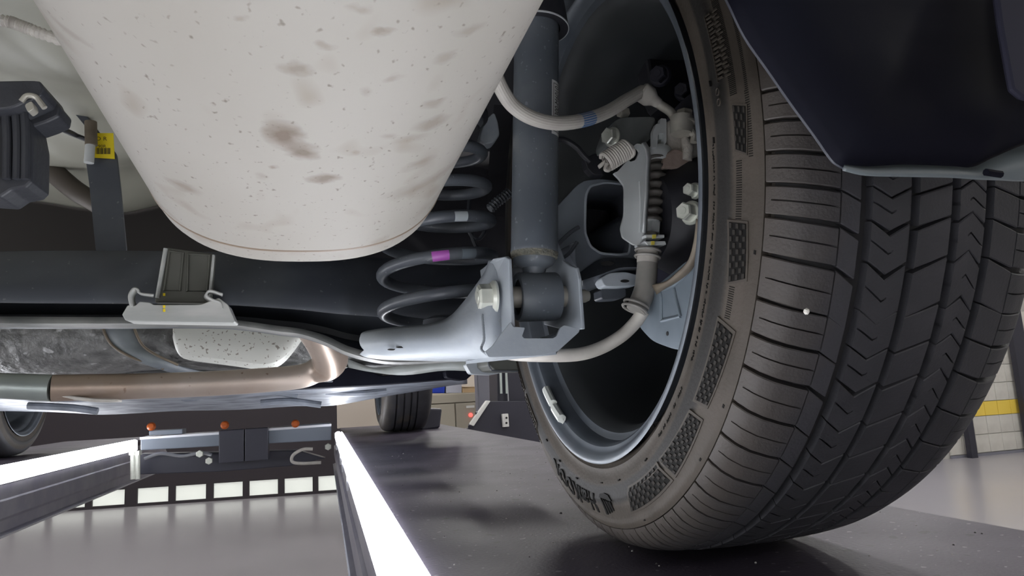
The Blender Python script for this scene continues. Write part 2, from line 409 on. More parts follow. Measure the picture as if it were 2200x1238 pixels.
# cross beam between the runways with its fittings
YB = 3.75
cb = thing('lift_cross_beam', at(505, 1010, Y=YB), 'blue-grey jacking beam bridging the two lift runways', 'lift beam')
def q4(mb, l, Y, th): return mb.prism(pxs(l, Y), (0, th, 0))
q4(MB(), [(302,944),(712,914),(712,946),(302,968)], YB, .12).build('upper_beam', m_beam, cb, smooth=0, bevel=.004)
q4(MB(), [(300,940),(470,929),(470,934),(300,945)], YB-.03, .2).build('top_plate', m_alu, cb, smooth=0)
q4(MB(), [(575,921),(712,911),(712,916),(575,926)], YB-.03, .2).build('top_plate', m_alu, cb, smooth=0)
q4(MB(), [(298,976),(640,968),(700,985),(622,1002),(470,1014),(300,1020)], YB+.06, .1).build('lower_beam', m_dark, cb, smooth=0, bevel=.004)
q4(MB(), [(470,926),(524,922),(524,992),(470,996)], YB-.06, .1).build('cover_box', m_dark, cb, smooth=0, bevel=.003)
q4(MB(), [(526,922),(576,919),(576,988),(526,992)], YB-.06, .1).build('cover_box', m_dark, cb, smooth=0, bevel=.003)
q4(MB(), [(320,926),(392,922),(392,933),(320,936)], YB-.02, .1).build('lift_pad', m_beam, cb, smooth=0, bevel=.003)
q4(MB(), [(640,914),(709,909),(709,915),(640,921)], YB-.02, .1).build('lift_pad', m_beam, cb, smooth=0, bevel=.003)
for (x, y) in ((327,918),(484,915),(635,912)):
    c = at(x, y, Y=YB-.04); MB().lathe([(0,.001),(0,.017),(.02,.02),(.03,.012),(.032,0)], c, (0,-1,.2), 16).build('knob', m_orange, cb)
for x in (286, 296):
    MB().tube([at(x, 972, Y=YB-.05), at(x, 1030, Y=YB-.05)], .012, 10).build('bolt', m_zinc, cb)
    MB().lathe([(0,0),(0,.018),(.02,.018),(.02,0)], at(x, 978, Y=YB-.05), (0,0,1), 6).build('bolt_nut', m_zinc, cb)
for x, y in ((450,990),(430,975),(705,960)):
    mb = MB(); hexhead(mb, at(x, y, Y=YB-.02), (0,-1,0), .018, .02); mb.build('bolt_head', m_zinc, cb)
MB().tube(cr(pxs([(310,986),(345,975),(390,980),(430,974),(455,978)], YB-.02)), .008, 8).build('cable', m_alu, cb)
MB().tube(cr(pxs([(672,965),(650,966),(630,978),(628,992),(648,996),(690,994)], YB-.08)), .008, 8).build('hydraulic_hose', m_hose, cb)
# stands beside the front tyre
t = MB().prism(smooth_outline(pxs([(905,876),(950,878),(945,920),(905,925)], 3.35), .12, 3), (0, .15, 0)).build('wheel_chock', m_dark, smooth=0, bevel=.01)
tag(t, 'dark wheel stop standing right behind the front tyre', 'wheel stop')

# ------------------------------------------------------------------ background furniture on the right of the far tyre
YC = 6.2
def cz(px, py): return at(px, py, Y=YC)
cab = thing('storage_cabinet', V((cz(955,900).x, YC, ZF)), 'beige storage cabinet beyond the runway with a red lamp on its door', 'cabinet')
x0, x1 = cz(850, 900).x, cz(1040, 900).x; zt = cz(950, 846).z; zl = cz(950, 869).z
MB().box(((x0+x1)/2, YC+.25, (ZF+zt)/2), (x1-x0, .5, zt-ZF)).build('body', m_beige, cab, smooth=0, bevel=.004)
xm = cz(978, 900).x
MB().box(((x0+xm)/2, YC-.01, (ZF+zl)/2+.02), (xm-x0-.012, .02, zl-ZF-.04)).build('door', m_beige, cab, smooth=0, bevel=.003)
d2 = MB().box(((x1+xm)/2, YC-.01, (ZF+zl)/2+.02), (x1-xm-.012, .02, zl-ZF-.04)).build('door', m_beige, cab, smooth=0, bevel=.003)
MB().box(((x0+x1)/2, YC-.01, (zt+zl)/2), (x1-x0-.02, .02, zt-zl-.02)).build('drawer', m_beige, cab, smooth=0, bevel=.003)
MB().box(cz(1009, 874)+V((0,-.03,0)), (.075, .006, .02)).build('name_plate', m_white, cab, smooth=0)
MB().lathe([(0,.017),(.01,.017),(.014,.01),(.014,0)], cz(1010, 892)+V((0,-.02,0)), (0,-1,0), 20).build('lamp', m_red, cab)
t = thing('plastic_bin', V((cz(938,846).x, YC+.12, zt)), 'blue plastic bin on the beige cabinet', 'bin')
pp = [cz(919,845), cz(955,845), cz(957,822), cz(915,822)]
MB().prism(pp, (0, .2, 0)).build('bin_body', m_blue, t, smooth=0, bevel=.006)
MB().prism([cz(913,826), cz(959,826), cz(959,821), cz(913,821)], (0, .22, 0)).build('bin_rim', m_blue, t, smooth=0)
t = thing('storage_box', V((cz(975,846).x, YC+.12, zt)), 'pale grey box on the cabinet between blue bin and cardboard box', 'box')
MB().prism([cz(958,845), cz(992,845), cz(992,815), cz(958,815)], (0, .2, 0)).build('box_body', mat('pale_box', (.42,.43,.5), .6), t, smooth=0, bevel=.005)
MB().prism([cz(957,824), cz(993,824), cz(993,818), cz(957,818)], (0, .21, 0)).build('lid', mat('pale_lid', (.5,.5,.56), .6), t, smooth=0, bevel=.003)
t = thing('cardboard_box', V((cz(1010,846).x, YC+.12, zt)), 'low brown cardboard box at the right end of the cabinet top', 'box')
MB().prism([cz(993,844), cz(1026,844), cz(1026,832), cz(993,832)], (0, .2, 0)).build('box_body', m_card, t, smooth=0, bevel=.003)
MB().prism([cz(993,834), cz(1026,834), cz(1026,831), cz(993,831)], (0, .2, .0)).build('flap', m_card, t, smooth=0)
t = thing('wall_cabinet', cz(1000, 800), 'cream cupboard wall panel behind the boxes', 'cabinet')
MB().box(((cz(900,800).x+cz(1040,800).x)/2, YC+.56, cz(950,790).z), (2.0, .1, 1.0)).build('panel', mat('cream_panel', (.52,.46,.4), .6), t, smooth=0, bevel=.004)
MB().box((cz(1000,800).x, YC+.50, cz(950,815).z), (.5, .02, .3)).build('cupboard_door', mat('cream_door', (.54,.48,.42), .6), t, smooth=0, bevel=.004)
YL = 5.6
t = thing('locker', at(1048, 900, Y=YL)*1, 'tall grey locker behind the sloping ramp rail', 'locker')
a0, a1 = at(1027, 880, Y=YL), at(1072, 880, Y=YL); ztop = at(1040, 700, Y=YL).z
MB().box(((a0.x+a1.x)/2, YL+.05, (ztop+ZF)/2), (a1.x-a0.x, .1, ztop-ZF)).build('body', m_locker, t, smooth=0, bevel=.006)
MB().box(((a0.x+a1.x)/2, YL-.008, (ztop+ZF)/2), (a1.x-a0.x-.02, .016, ztop-ZF-.04)).build('door', m_locker, t, smooth=0, bevel=.003)
# lift post and ramp beyond the runway
YP = 4.6
t = thing('lift_post', at(1110, 1000, Y=YP), 'dark lift post with two pale rods and a white bracket', 'lift post')
_q = pxs([(1066,700),(1190,700),(1190,1010),(1066,1000)], YP+.06); _q[2].z = _q[3].z = ZF
MB().prism(_q, (0, .25, 0)).build('post_body', m_dark, t, smooth=0, bevel=.006)
for x in (1075, 1087):
    MB().tube(pxs([(x-3,690),(x+2,846)], YP+.02), .0085, 10).build('rod', mat('pale_rod', (.5,.56,.54), .3, .2), t)
MB().prism(pxs([(1082,700),(1084,700),(1097,920),(1095,920)], YP+.02), (0,.02,0)).build('edge_rail', m_alu, t, smooth=0)
br = MB().prism(pxs([(1079,890),(1092,889),(1094,917),(1081,918)], YP-.135), (0, .03, 0)).build('wall_bracket', m_white, t, smooth=0, bevel=.002)
for y in (898, 909):
    MB().lathe([(0,.007),(.004,.007),(.004,0)], at(1088, y, Y=YP-.138), (0,-1,0), 12).build('screw_hole', m_ink, br)
t = thing('drive_on_ramp', at(1090, 950, Y=YP), 'dark tipped-up ramp plate with a white sloping rail', 'ramp')
_q = pxs([(1014,918),(1053,862),(1160,862),(1160,1010),(1000,1010),(990,925)], YP-.1); _q[3].z = _q[4].z = ZF
MB().prism(_q, (0, .06, 0)).build('ramp_plate', m_dark, t, smooth=0, bevel=.004)
MB().prism(pxs([(1009,913),(1046,861),(1054,862),(1018,916)], YP-.14), (0, .05, 0)).build('slope_rail', m_white, t, smooth=0, bevel=.004)
MB().tube([at(1010,918,Y=YP-.14), at(1010,914,Y=YP-.1)], .014, 12).build('hinge', m_dark, t)
MB().lathe([(0,.0),(0,.02),(.03,.02),(.03,0)], at(1022,891,Y=YP-.1), (1,0,0), 12).build('roller', m_dark, t)
#@@PART2
# ================================================================== REAR WHEEL
XC, YW, R0 = .352, .6274, .3186
ZW = R0-.1497
HP = [(0,0),(.02,.0002),(.04,.0008),(.06,.002),(.075,.004),(.087,.008),(.095,.0135),(.100,.0205),(.1035,.029),(.1068,.038),(.1113,.049),(.1108,.058),(.1085,.066),(.1072,.0695),(.1062,.075),(.1045,.0795),(.1015,.083)]
cum = [0]
for k in range(1, len(HP)): cum.append(cum[-1]+math.hypot(HP[k][0]-HP[k-1][0], HP[k][1]-HP[k-1][1]))
def prof(s, inset=0.):
    """signed arc length from the centre line (+ = inner side) -> x offset, radius"""
    a = abs(s); sg = 1 if s >= 0 else -1
    for k in range(1, len(cum)):
        if a <= cum[k] or k == len(cum)-1:
            t = (a-cum[k-1])/(cum[k]-cum[k-1]); x = HP[k-1][0]+(HP[k][0]-HP[k-1][0])*t; d = HP[k-1][1]+(HP[k][1]-HP[k-1][1])*t
            tx, td = (HP[k][0]-HP[k-1][0]), (HP[k][1]-HP[k-1][1]); l = math.hypot(tx, td); nx, nd = -(-td/l), -(tx/l)
            x -= inset*td/l; d += inset*tx/l
            return sg*x, R0-d
def S_at(x):     # arc length for an x offset on the tread
    lo, hi = 0, cum[-5]
    for _ in range(40):
        md = (lo+hi)/2
        if abs(prof(md)[0]) < abs(x): lo = md
        else: hi = md
    return lo if x >= 0 else -lo
def wp(s, th, inset=0.):          # point on the tyre, wheel-centred (angles as seen: -180 behind, -90 below)
    x, r = prof(s, inset); t = R_(th)
    return V((-x, r*math.cos(t), r*math.sin(t)))
def swp(r, th, out=0.):           # point on the inner sidewall at radius r
    lo, hi = cum[6], cum[-1]
    for _ in range(30):
        md = (lo+hi)/2
        if prof(md)[1] > r: lo = md
        else: hi = md
    return wp(lo, th, -out)
GD = .0062
S_SH = S_at(.1012)      # where the shoulder blocks begin
GR = [(.0535,.0455),(.0195,.0130),(-.0105,-.0170),(-.0370,-.0440)]
wheel = thing('wheel', (XC, YW, ZW), 'big mud-dusted rear wheel with its inner side and tread facing us', 'wheel')
def carcass():
    rows = []; n = 288
    ss = []
    for k in range(61): ss.append(S_SH-(2*S_SH)*k/60)
    prof_pts = [(s, GD) for s in ss]
    side = [S_SH+.0008, S_SH+.004, S_SH+.0065]+[S_SH+.0065+(cum[-1]-S_SH-.0065)*k/26 for k in range(1, 27)]
    ins = []
    for k, s in enumerate(side):
        x, r = prof(s); e = 0.
        if .2955 < r < .2985: e = .0018          # shoulder groove ring
        if .2885 < r < .2915: e = -.0008
        if .258 < r < .273: e = .0006
        if .2415 < r < .2445: e = -.0012         # rim guard line
        ins.append((s, e))
    full = [( -s, e) for s, e in reversed(ins)]+list(reversed(prof_pts))+ins
    verts = [[wp(s, 360*j/n, e)+V((XC, YW, ZW)) for j in range(n)] for s, e in full]
    return MB().loft(verts, close=True)
tyre = carcass().build('tyre', m_side_r, wheel, smooth=50)
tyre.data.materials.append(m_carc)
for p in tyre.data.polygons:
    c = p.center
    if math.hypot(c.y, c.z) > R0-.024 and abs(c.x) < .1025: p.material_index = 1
def block(name, s0, s1, ns, f, cuts, w, gap, mt):
    """tread block between arc lengths s0, s1; f(t) = angular offset of its leading edge in pitches, t 0..1 across;
       cuts = [(u, width deg, depth, ta, tb)] sipes; w = pitch in degrees"""
    rows = []; c = .0006
    us = [(0, GD+.0005), (.0, c), (c*1.3/(R0*R_(w)), 0)]
    for (u, wd, dp, ta, tb) in cuts:
        h_ = wd/w/2
        us += [(u-h_, ('c', 0, ta, tb)), (u-h_*.35, ('c', dp, ta, tb)), (u+h_*.35, ('c', dp, ta, tb)), (u+h_, ('c', 0, ta, tb))]
    us += [(1-c*1.3/(R0*R_(w)), 0), (1, c), (1, GD+.0005)]
    g = gap/w
    for k in range(ns+1):
        t = k/ns; s = s0+(s1-s0)*t
        row = []
        for (u, dp) in us:
            if isinstance(dp, tuple): dp = dp[1] if dp[2] <= t <= dp[3] else 0.0
            th = (f(t)+g/2+u*(1-g))*w
            row.append(wp(s, th, dp))
        rows.append(row)
    # end walls
    def drop(row_s, sgn): return [wp(row_s, (f(0 if sgn < 0 else 1)+g/2+u*(1-g))*w, GD+.0005) for (u, dp) in us]
    rows = [drop(s0, -1)]+rows+[drop(s1, 1)]
    mb = MB().loft([[p+V((XC, YW, ZW)) for p in r] for r in rows])
    return mb.build(name, mt, tyre, smooth=28)
sa, sb = S_at(.0665), S_at(.0655); g1a, g1b = S_at(GR[0][0]), S_at(GR[0][1])
def make_set(w):
    o = []
    G = .42; SP = .17
    o.append(block('shoulder_block', S_SH, sa, 12, lambda t: .05*math.sin(t*3)+.24*t*t, [(.5, .2, .0035, .12, .97)], w, G, m_tread))
    o.append(block('edge_rib_block', sb, g1a, 3, lambda t: .25+.30*t, [], w, .2, m_tread))
    chev = lambda t: (.34*t/.5 if t < .5 else .34-.30*(t-.5)/.5)
    o.append(block('chevron_block', g1b, S_at(GR[1][0]), 8, lambda t: chev(t)+.1, [(.5, .62, .005, .08, .5), (.5, .13, .002, .5, .9)], w, .2, m_tread))
    o.append(block('centre_block', S_at(GR[1][1]), S_at(GR[2][0]), 4, lambda t: .3-.34*t, [], w, .26, m_tread))
    chev2 = lambda t: (-.28*t/.5 if t < .5 else -.28+.36*(t-.5)/.5)
    o.append(block('chevron_block', S_at(GR[2][1]), S_at(GR[3][0]), 8, lambda t: chev2(t)+.1, [(.5, .13, .002, .1, .5), (.5, .62, .005, .5, .92)], w, .2, m_tread))
    o.append(block('edge_rib_block', S_at(GR[3][1]), -S_at(.0655), 3, lambda t: .3*t, [], w, .2, m_tread))
    o.append(block('shoulder_block', -sa, -S_SH, 12, lambda t: .3+.24*t-.24*t*t, [(.5, .2, .0035, .03, .88)], w, G, m_tread))
    return o
seq = 'SSSSMLMMLLLL'+'MMSSSMLLMSMSLMSSMLMLSSML'*3
base = {}; PW = {'S': 3.526, 'M': 4.326, 'L': 5.2}
tot = sum(PW[c] for c in seq); k_ = 360/tot if abs(tot-360) > .01 else 1
for c in PW: PW[c] *= k_
th = -179.7
for n_, c in enumerate(seq):
    if c not in base:
        base[c] = make_set(PW[c])
        for o in base[c]: o.rotation_euler = (R_(th), 0, 0)
    else:
        for o in base[c]: copy(o, rot=(R_(th), 0, 0))
    th += PW[c]
# sidewall badges: framed cells with a checker of small pads, dark frame groove
def sw_poly(name, pts, h, mt, parent, inner=None):
    """raised flat plate on the sidewall from polar corner list (r, theta), subdivided along its edges"""
    # quads only: 4 corners a,b,c,d ; bilinear grid
    n = 10; rows = []
    a, b, c, d = pts
    def P_(u, v, o):
        r = (a[0]*(1-u)+b[0]*u)*(1-v)+(d[0]*(1-u)+c[0]*u)*v; t = (a[1]*(1-u)+b[1]*u)*(1-v)+(d[1]*(1-u)+c[1]*u)*v
        return swp(r, t, o)+V((XC, YW, ZW))
    mb = MB()
    mb.loft([[P_(i_/n, j/4, h) for j in range(5)] for i_ in range(n+1)])
    k = 0
    edge = [(i_/n, 0) for i_ in range(n)]+[(1, j/4) for j in range(4)]+[(1-i_/n, 1) for i_ in range(n)]+[(0, 1-j/4) for j in range(5)]
    mb.loft([[P_(u, v, h) for u, v in edge], [P_(u, v, -.0005) for u, v in edge]])
    o = mb.build(name, mt, parent, smooth=40)
    return o, P_
badges = [[(.2635,-108.5),(.2655,-121.8),(.2835,-122.8),(.2835,-105.0)],
          [(.2655,-122.6),(.2700,-136.4),(.2815,-136.6),(.2835,-123.6)],
          [(.2700,-138.0),(.2720,-152.0),(.2860,-151.0),(.2815,-138.6)],
          [(.2712,-165.0),(.2750,-156.6),(.2880,-157.6),(.2850,-164.8)],
          [(.2760,-179.8),(.2760,-173.6),(.2840,-172.8),(.2860,-179.0)],
          [(.2635,-51),(.2655,-40),(.2835,-38),(.2835,-54)], [(.2655,-38.5),(.2700,-27),(.2815,-26),(.2835,-37)]]
for bd in badges:
    fr, Pf = sw_poly('sidewall_badge', bd, .0007, m_relief, tyre)
    c0 = (sum(p[0] for p in bd)/4, sum(p[1] for p in bd)/4)
    ins = [(c0[0]+(p[0]-c0[0])*.82, c0[1]+(p[1]-c0[1])*.92) for p in bd]
    fi, Pi = sw_poly('badge_field', ins, .0009, m_reliefd, tyre)
    mb = MB(); nn_ = max(4, int(abs(bd[1][1]-bd[0][1])*1.1))
    for i_ in range(nn_):
        for j in range(5):
            if (i_+j) % 2: continue
            u0, u1, v0, v1 = (i_+.12)/nn_, (i_+.88)/nn_, (j+.12)/5, (j+.88)/5
            q = [Pi(u, v, .0016) for u, v in ((u0, v0), (u1, v0), (u1, v1), (u0, v1))]; q2 = [Pi(u, v, .0004) for u, v in ((u0, v0), (u1, v0), (u1, v1), (u0, v1))]
            mb.add(q+q2, [(0,1,2,3),(0,1,5,4),(1,2,6,5),(2,3,7,6),(3,0,4,7)])
    stuff(mb.build('badge_pads', m_padd, tyre, smooth=0))
# raised lettering
def text_mesh(body, size, ext, off=0.0):
    cu = bpy.data.curves.new('t', 'FONT'); cu.body = body; cu.size = size; cu.extrude = ext; cu.offset = off; cu.resolution_u = 3
    o = bpy.data.objects.new('t', cu); COL.objects.link(o)
    dg = bpy.context.evaluated_depsgraph_get(); me = bpy.data.meshes.new_from_object(o.evaluated_get(dg))
    vs = [v.co.copy() for v in me.vertices]; fs = [tuple(p.vertices) for p in me.polygons]
    bpy.data.objects.remove(o); bpy.data.curves.remove(cu); bpy.data.meshes.remove(me)
    return vs, fs
def sw_text(body, r0, th0, hgt, arc, mt, name='lettering', h=.0008):
    vs, fs = text_mesh(body, 1, .5, .022 if name == 'lettering' else 0.0)
    x0 = min(v.x for v in vs); x1 = max(v.x for v in vs); y0_ = min(v.y for v in vs); y1_ = max(v.y for v in vs)
    out = []
    for v in vs:
        t = th0+arc*(v.x-x0)/(x1-x0); r = r0+hgt*(v.y-y0_)/(y1_-y0_)
        out.append(swp(r, t, h if v.z > 0 else -.0004)+V((XC, YW, ZW)))
    return MB().add(out, fs).build(name, mt, tyre, smooth=0)
sw_text('HanKOOK', .2650, -91.0+.3, .0180, 25.0, m_reliefd)
# winged mark before the lettering
mb = MB()
def polar_poly(pts, h=.0008):
    q = [swp(r, t, h)+V((XC, YW, ZW)) for r, t in pts]; q2 = [swp(r, t, -.0004)+V((XC, YW, ZW)) for r, t in pts]; n = len(q)
    mb.add(q+q2, [tuple(range(n))]+[(i_, (i_+1) % n, n+(i_+1) % n, n+i_) for i_ in range(n)])
for k in range(4):
    t0 = -94.2-k*1.25
    polar_poly([(.2825-.0012*k, t0), (.2825-.0012*k, t0-.8), (.2715-.0005*k, t0-.95), (.2675+.0012*k, t0-.3), (.2665+.0012*k, t0+.15)])
polar_poly([(.2675,-93.8),(.2705,-99.6),(.2655,-98.4),(.2635,-96.4),(.2645,-94.2)])
mb.build('wing_mark', m_reliefd, tyre, smooth=0)
# rows of small raised marks (unreadable fine print and size code)
mb = MB()
def mark(r, t, dr, dt, h=.0005):
    polar_poly_pts = [(r, t), (r, t+dt), (r+dr, t+dt*1.1), (r+dr, t+dt*.1)]
    q = [swp(a_, b_, h)+V((XC, YW, ZW)) for a_, b_ in polar_poly_pts]; q2 = [swp(a_, b_, -.0003)+V((XC, YW, ZW)) for a_, b_ in polar_poly_pts]
    mb.add(q+q2, [(0,1,2,3),(0,1,5,4),(1,2,6,5),(2,3,7,6),(3,0,4,7)])
t_ = -176.
while t_ < -142:
    if random.random() < .8:
        for q_ in range(random.choice((2, 3))): mark(.2485+random.uniform(0, .003), t_+q_*.12, random.uniform(.0008, .0022), .14)
    t_ += .42
t_ = -124.
while t_ > -137:
    if random.random() < .85: mark(.2475+random.uniform(0,.0008), t_, .0024, .3, .0004)
    t_ -= .62
for t_ in (-118, -104.5, -95.3, -81.4, -70, -176.9, 175, -60):
    mark(.2545 if t_ < -90 else .259, t_, .0010, .9, .0012)
for t_ in (-131, -141, -161.5, -109): mark(.2905, t_, .0012, .5, .0012)
stuff(mb.build('fine_marks', m_reliefd, tyre, smooth=0))
mb = MB()
for k in range(17):       # zigzag ornament near the top
    t0 = 166+k*.62; mark(.2685+.0012*(k % 2), t0, .0042, .22, .0009); mark(.2735+.001*((k+1) % 2), t0+.2, .0036, .22, .0009)
    mark(.2685, t0, .0008, .55, .0009)
for k in range(2): 
    pts = [swp(.2668+.0018*math.sin(a_), 177.6+k*1.5+.5*math.cos(a_), .0004)+V((XC, YW, ZW)) for a_ in [2*math.pi*q/12 for q in range(13)]]
    mb.tube(pts, .0005, 5, caps=False)
stuff(mb.build('zigzag_relief', m_relief, tyre, smooth=0))
# fine radial ribbing rings
mb = MB(); t_ = 160
while t_ < 179: mark(.2755, t_, .0045, .10, .0002); mark(.2855, t_, .004, .10, .0002); t_ += .26
while t_ < 208.: 
    if not (195 < t_ < 203.5): mark(.2848 if t_ < 187.5 else .2765, t_, .0035, .10, .00025)
    t_ += .3
stuff(mb.build('radial_ribs', m_reliefd, tyre, smooth=0))
# rim
rp = [(-.1045,.233),(-.1078,.2365),(-.1092,.2385),(-.1098,.2365),(-.1092,.2335),(-.1068,.2305),(-.1035,.2285),(-.1020,.2262),(-.1012,.2235),(-.0975,.2205),(-.0890,.2195),(-.0850,.2185),(-.0820,.2120),(-.0740,.2060),(-.06,.2040),(-.02,.2035),(.03,.204),(.065,.207),(.078,.205),(.082,.19),(.078,.12),(.072,.07),(.06,.06)]
MB().lathe([(a_, r) for a_, r in rp[12:]], (XC, YW, ZW), (1, 0, 0), 128).build('rim_barrel', m_barrel, wheel, smooth=40)
rim = MB().lathe([(a_, r) for a_, r in rp[:13]], (XC, YW, ZW), (1, 0, 0), 192).build('rim', m_rimp, wheel, smooth=34)
MB().lathe([(.0905,.206),(.0905,0)], (XC, YW, ZW), (1, 0, 0), 64).build('rim_face', m_black, wheel, smooth=0)
for k in range(5):
    c = V((XC+.072, YW, ZW)); a_ = R_(72*k+20)
    MB().prism([c+V((0, r*math.cos(a_+d), r*math.sin(a_+d))) for r, d in ((.05,-.35),(.2,-.10),(.2,.10),(.05,.35))], (.016, 0, 0)).build('spoke', m_black, wheel, smooth=0, bevel=.003)
# wheel weights clipped to the rim bead
def weight(t0, t1, r):
    mb = MB(); rows = []
    n = 14
    for k in range(n+1):
        t = t0+(t1-t0)*k/n; e = min(1, math.sin(math.pi*min(max(k/n, .0), 1))*4+.25)
        row = []
        for (x, dr) in ((.0, -.001), (.0, -.0045), (-.003, -.0065*e), (-.0065*e, -.006*e), (-.0085*e, -.002), (-.0075*e, .002), (-.003, .004)):
            a_ = R_(t); rr = r+dr
            row.append(V((XC-.1010+x, YW+rr*math.cos(a_), ZW+rr*math.sin(a_))))
        rows.append(row)
    mb.loft(rows, close=True); n7 = 7
    mb.f.append(tuple(range(6, -1, -1))); mb.f.append(tuple(n*7+j for j in range(7)))
    return mb
m_wt = mat('wheel_weight_zinc', (.62, .64, .6), .4, .2)
g = lab(weight(-49, -57.3, .2205).build('wheel_weight', m_wt, rim), 'upper pale clip-on wheel weight')
g = lab(weight(-57.8, -65.5, .2215).build('wheel_weight', m_wt, rim), 'lower pale clip-on wheel weight')
# valve / bolts deep in the rim are dark
# pebble stuck in the tread
p = V((0,0,0)); 
st = at(1729, 669, Y=.331)
mb = MB(); mb.lathe([(0,0),(.0005,.0016),(.0014,.002),(.0024,.0013),(.0028,0)], st, (.1,-1,-.2), 7)
tag(mb.build('pebble', mat('pale_stone', (.75, .72, .66), .8), smooth=0), 'tiny white stone lodged in the shoulder groove of the big tyre', 'stone')

# ================================================================== BRAKE PARTS INSIDE THE RIM
hub = thing('brake_disc', (.36, YW, ZW), 'dark brake disc deep inside the rim', 'brake disc')
MB().lathe([(0,.05),(0,.132),(.010,.132),(.010,.05)], (.375, YW, ZW), (1, 0, 0), 72).build('friction_ring', m_dark, hub)
MB().lathe([(-.03,0),(-.03,.045),(.0,.06),(.03,.07),(.075,.07),(.08,0)], (.355, YW, ZW), (1, 0, 0), 48).build('hub', m_black, hub)
sh = thing('dust_shield', (.30, YW, ZW), 'blue-grey brake dust shield plate low inside the rim', 'shield')
XS = .300
ol = [at(x, y, X=XS) for x, y in ((1356,620),(1362,668),(1374,704),(1402,734),(1450,752),(1500,752),(1530,700),(1540,640),(1520,560),(1480,556),(1440,590),(1412,612))]
MB().prism(smooth_outline(ol, .3, 4), (.002, 0, 0)).build('shield_plate', m_shield, sh, smooth=0, bevel=.0006)
for l in ([(1415,622),(1420,640),(1421,690)], [(1448,620),(1452,640),(1462,680)], [(1421,690),(1462,680)], [(1395,612),(1420,622),(1450,612),(1478,585),(1490,560)]):
    MB().tube(cr([at(x, y, X=XS-.0006) for x, y in l], 6), .0016, 8).build('pressed_rib', m_shield, sh)
MB().lathe([(0,.002),(.0004,.002),(.0004,0)], at(1434, 717, X=XS-.0002), (-1,0,0), 12).build('hole', m_ink, sh)
# tan curved edge of the backing plate over the shield
rows = []
for (x, y, x2, y2) in ((1402,612,1412,632),(1430,606,1434,616),(1455,585,1462,600),(1478,560,1490,574),(1490,520,1506,530),(1496,470,1512,478)):
    rows.append([at(x, y, X=.292), at(x2, y2, X=.298)])
MB().loft([cr([r[0] for r in rows], 5), cr([r[1] for r in rows], 5)]).build('rusty_edge', m_tan, sh, solid=.002)
# dark backing plate behind the cables
ol = [at(x, y, X=.355) for x, y in ((1380,400),(1500,380),(1500,560),(1452,576),(1452,578),(1380,578))]
MB().prism(ol, (.004, 0, 0)).build('backing_plate', m_black, sh, smooth=0)

cal = thing('brake_caliper', at(1465, 300, Y=.6), 'dusty cast brake caliper just left of the tyre bead, hose bolted to it', 'brake caliper')
YQ = .60
body = smooth_outline(pxs([(1432,262),(1452,250),(1500,262),(1512,300),(1512,372),(1490,374),(1474,362),(1440,362),(1424,350),(1426,318),(1434,300)], YQ), .25, 3)
MB().prism(body, (0, .03, 0)).build('housing', m_cast, cal, smooth=0, bevel=.003)
MB().prism(smooth_outline(pxs([(1428,330),(1452,318),(1478,330),(1492,372),(1474,366),(1440,360),(1422,362)], YQ-.004), .3, 3), (0, .006, 0)).build('boss', m_casted, cal, smooth=0, bevel=.0015)
MB().tube(pxs([(1470,296),(1478,318),(1476,345)], YQ-.004), [.004,.006,.005], 12).build('rib', m_cast, cal)
MB().lathe([(0,.0),(0,.0105),(.006,.0112),(.018,.0112),(.019,.0095),(.019,0)], at(1464, 288, Y=YQ-.012), V((.12,0,1)), 28).build('banjo_fitting', m_zinc2, cal)
mb = MB(); hexhead(mb, at(1470, 266, Y=YQ-.012), (.14,0,1), .0085, .014, .0115); mb.build('banjo_bolt', m_zinc2, cal, smooth=20)
MB().tube(pxs([(1484,280),(1492,292),(1490,306)], YQ-.016), .0035, 10).build('pin', m_zinc2, cal)
mb = MB(); hexhead(mb, at(1486, 458, Y=.575), (-1,-.55,.0), .0088, .016, .0118); lab(mb.build('slide_bolt', m_zinc, cal, smooth=20), 'lower hexagon bolt with a wide flange')
mb = MB(); hexhead(mb, at(1492, 412, Y=.575), (-1,-.5,.12), .0062, .012, .0088); 
mb.lathe([(-.002,.0055),(-.02,.0055)], at(1492, 412, Y=.575), (-1,-.5,.12), 12); lab(mb.build('slide_bolt', m_zinc, cal, smooth=20), 'small bolt with a spiral mark on its head')
for (x, y, r) in ((1412,158,.0095),(1462,192,.0085)):
    mb = MB(); hexhead(mb, at(x+8, y+6, Y=.66), (-.7,-.7,-.1), r, .014, r*1.3); mb.build('mounting_bolt', m_dark, cal, smooth=20)
MB().prism(smooth_outline(pxs([(1385,95),(1500,80),(1510,250),(1420,235),(1400,190)], .67), .3, 3), (0, .03, 0)).build('carrier', m_black, cal, smooth=0, bevel=.004)

# actuator lever housing above the grey bracket
YV = .60
lv = thing('parking_brake_actuator', at(1350, 290, Y=YV), 'dark parking brake lever housing with small nut, above the grey bracket', 'brake actuator')
MB().prism(smooth_outline(pxs([(1318,262),(1335,252),(1405,250),(1410,262),(1402,292),(1390,306),(1352,312),(1322,300),(1306,318),(1303,300)], YV+.012), .25, 3), (0, .03, 0)).build('lever_housing', mat('lever_housing_metal', (.17,.18,.18), .45, .2, c2=(.24,.25,.25), nscale=25), lv, smooth=0, bevel=.003)
mb = MB(); hexhead(mb, at(1316, 295, Y=YV+.004), (-1,-.45,0), .0085, .009, .010); mb.build('nut', m_zinc, lv, smooth=20)
mb = MB(); hexhead(mb, at(1350, 242, Y=YV+.02), (-1,-.3,-.2), .0055, .013); mb.build('pin_end', m_zinc2, lv, smooth=20)
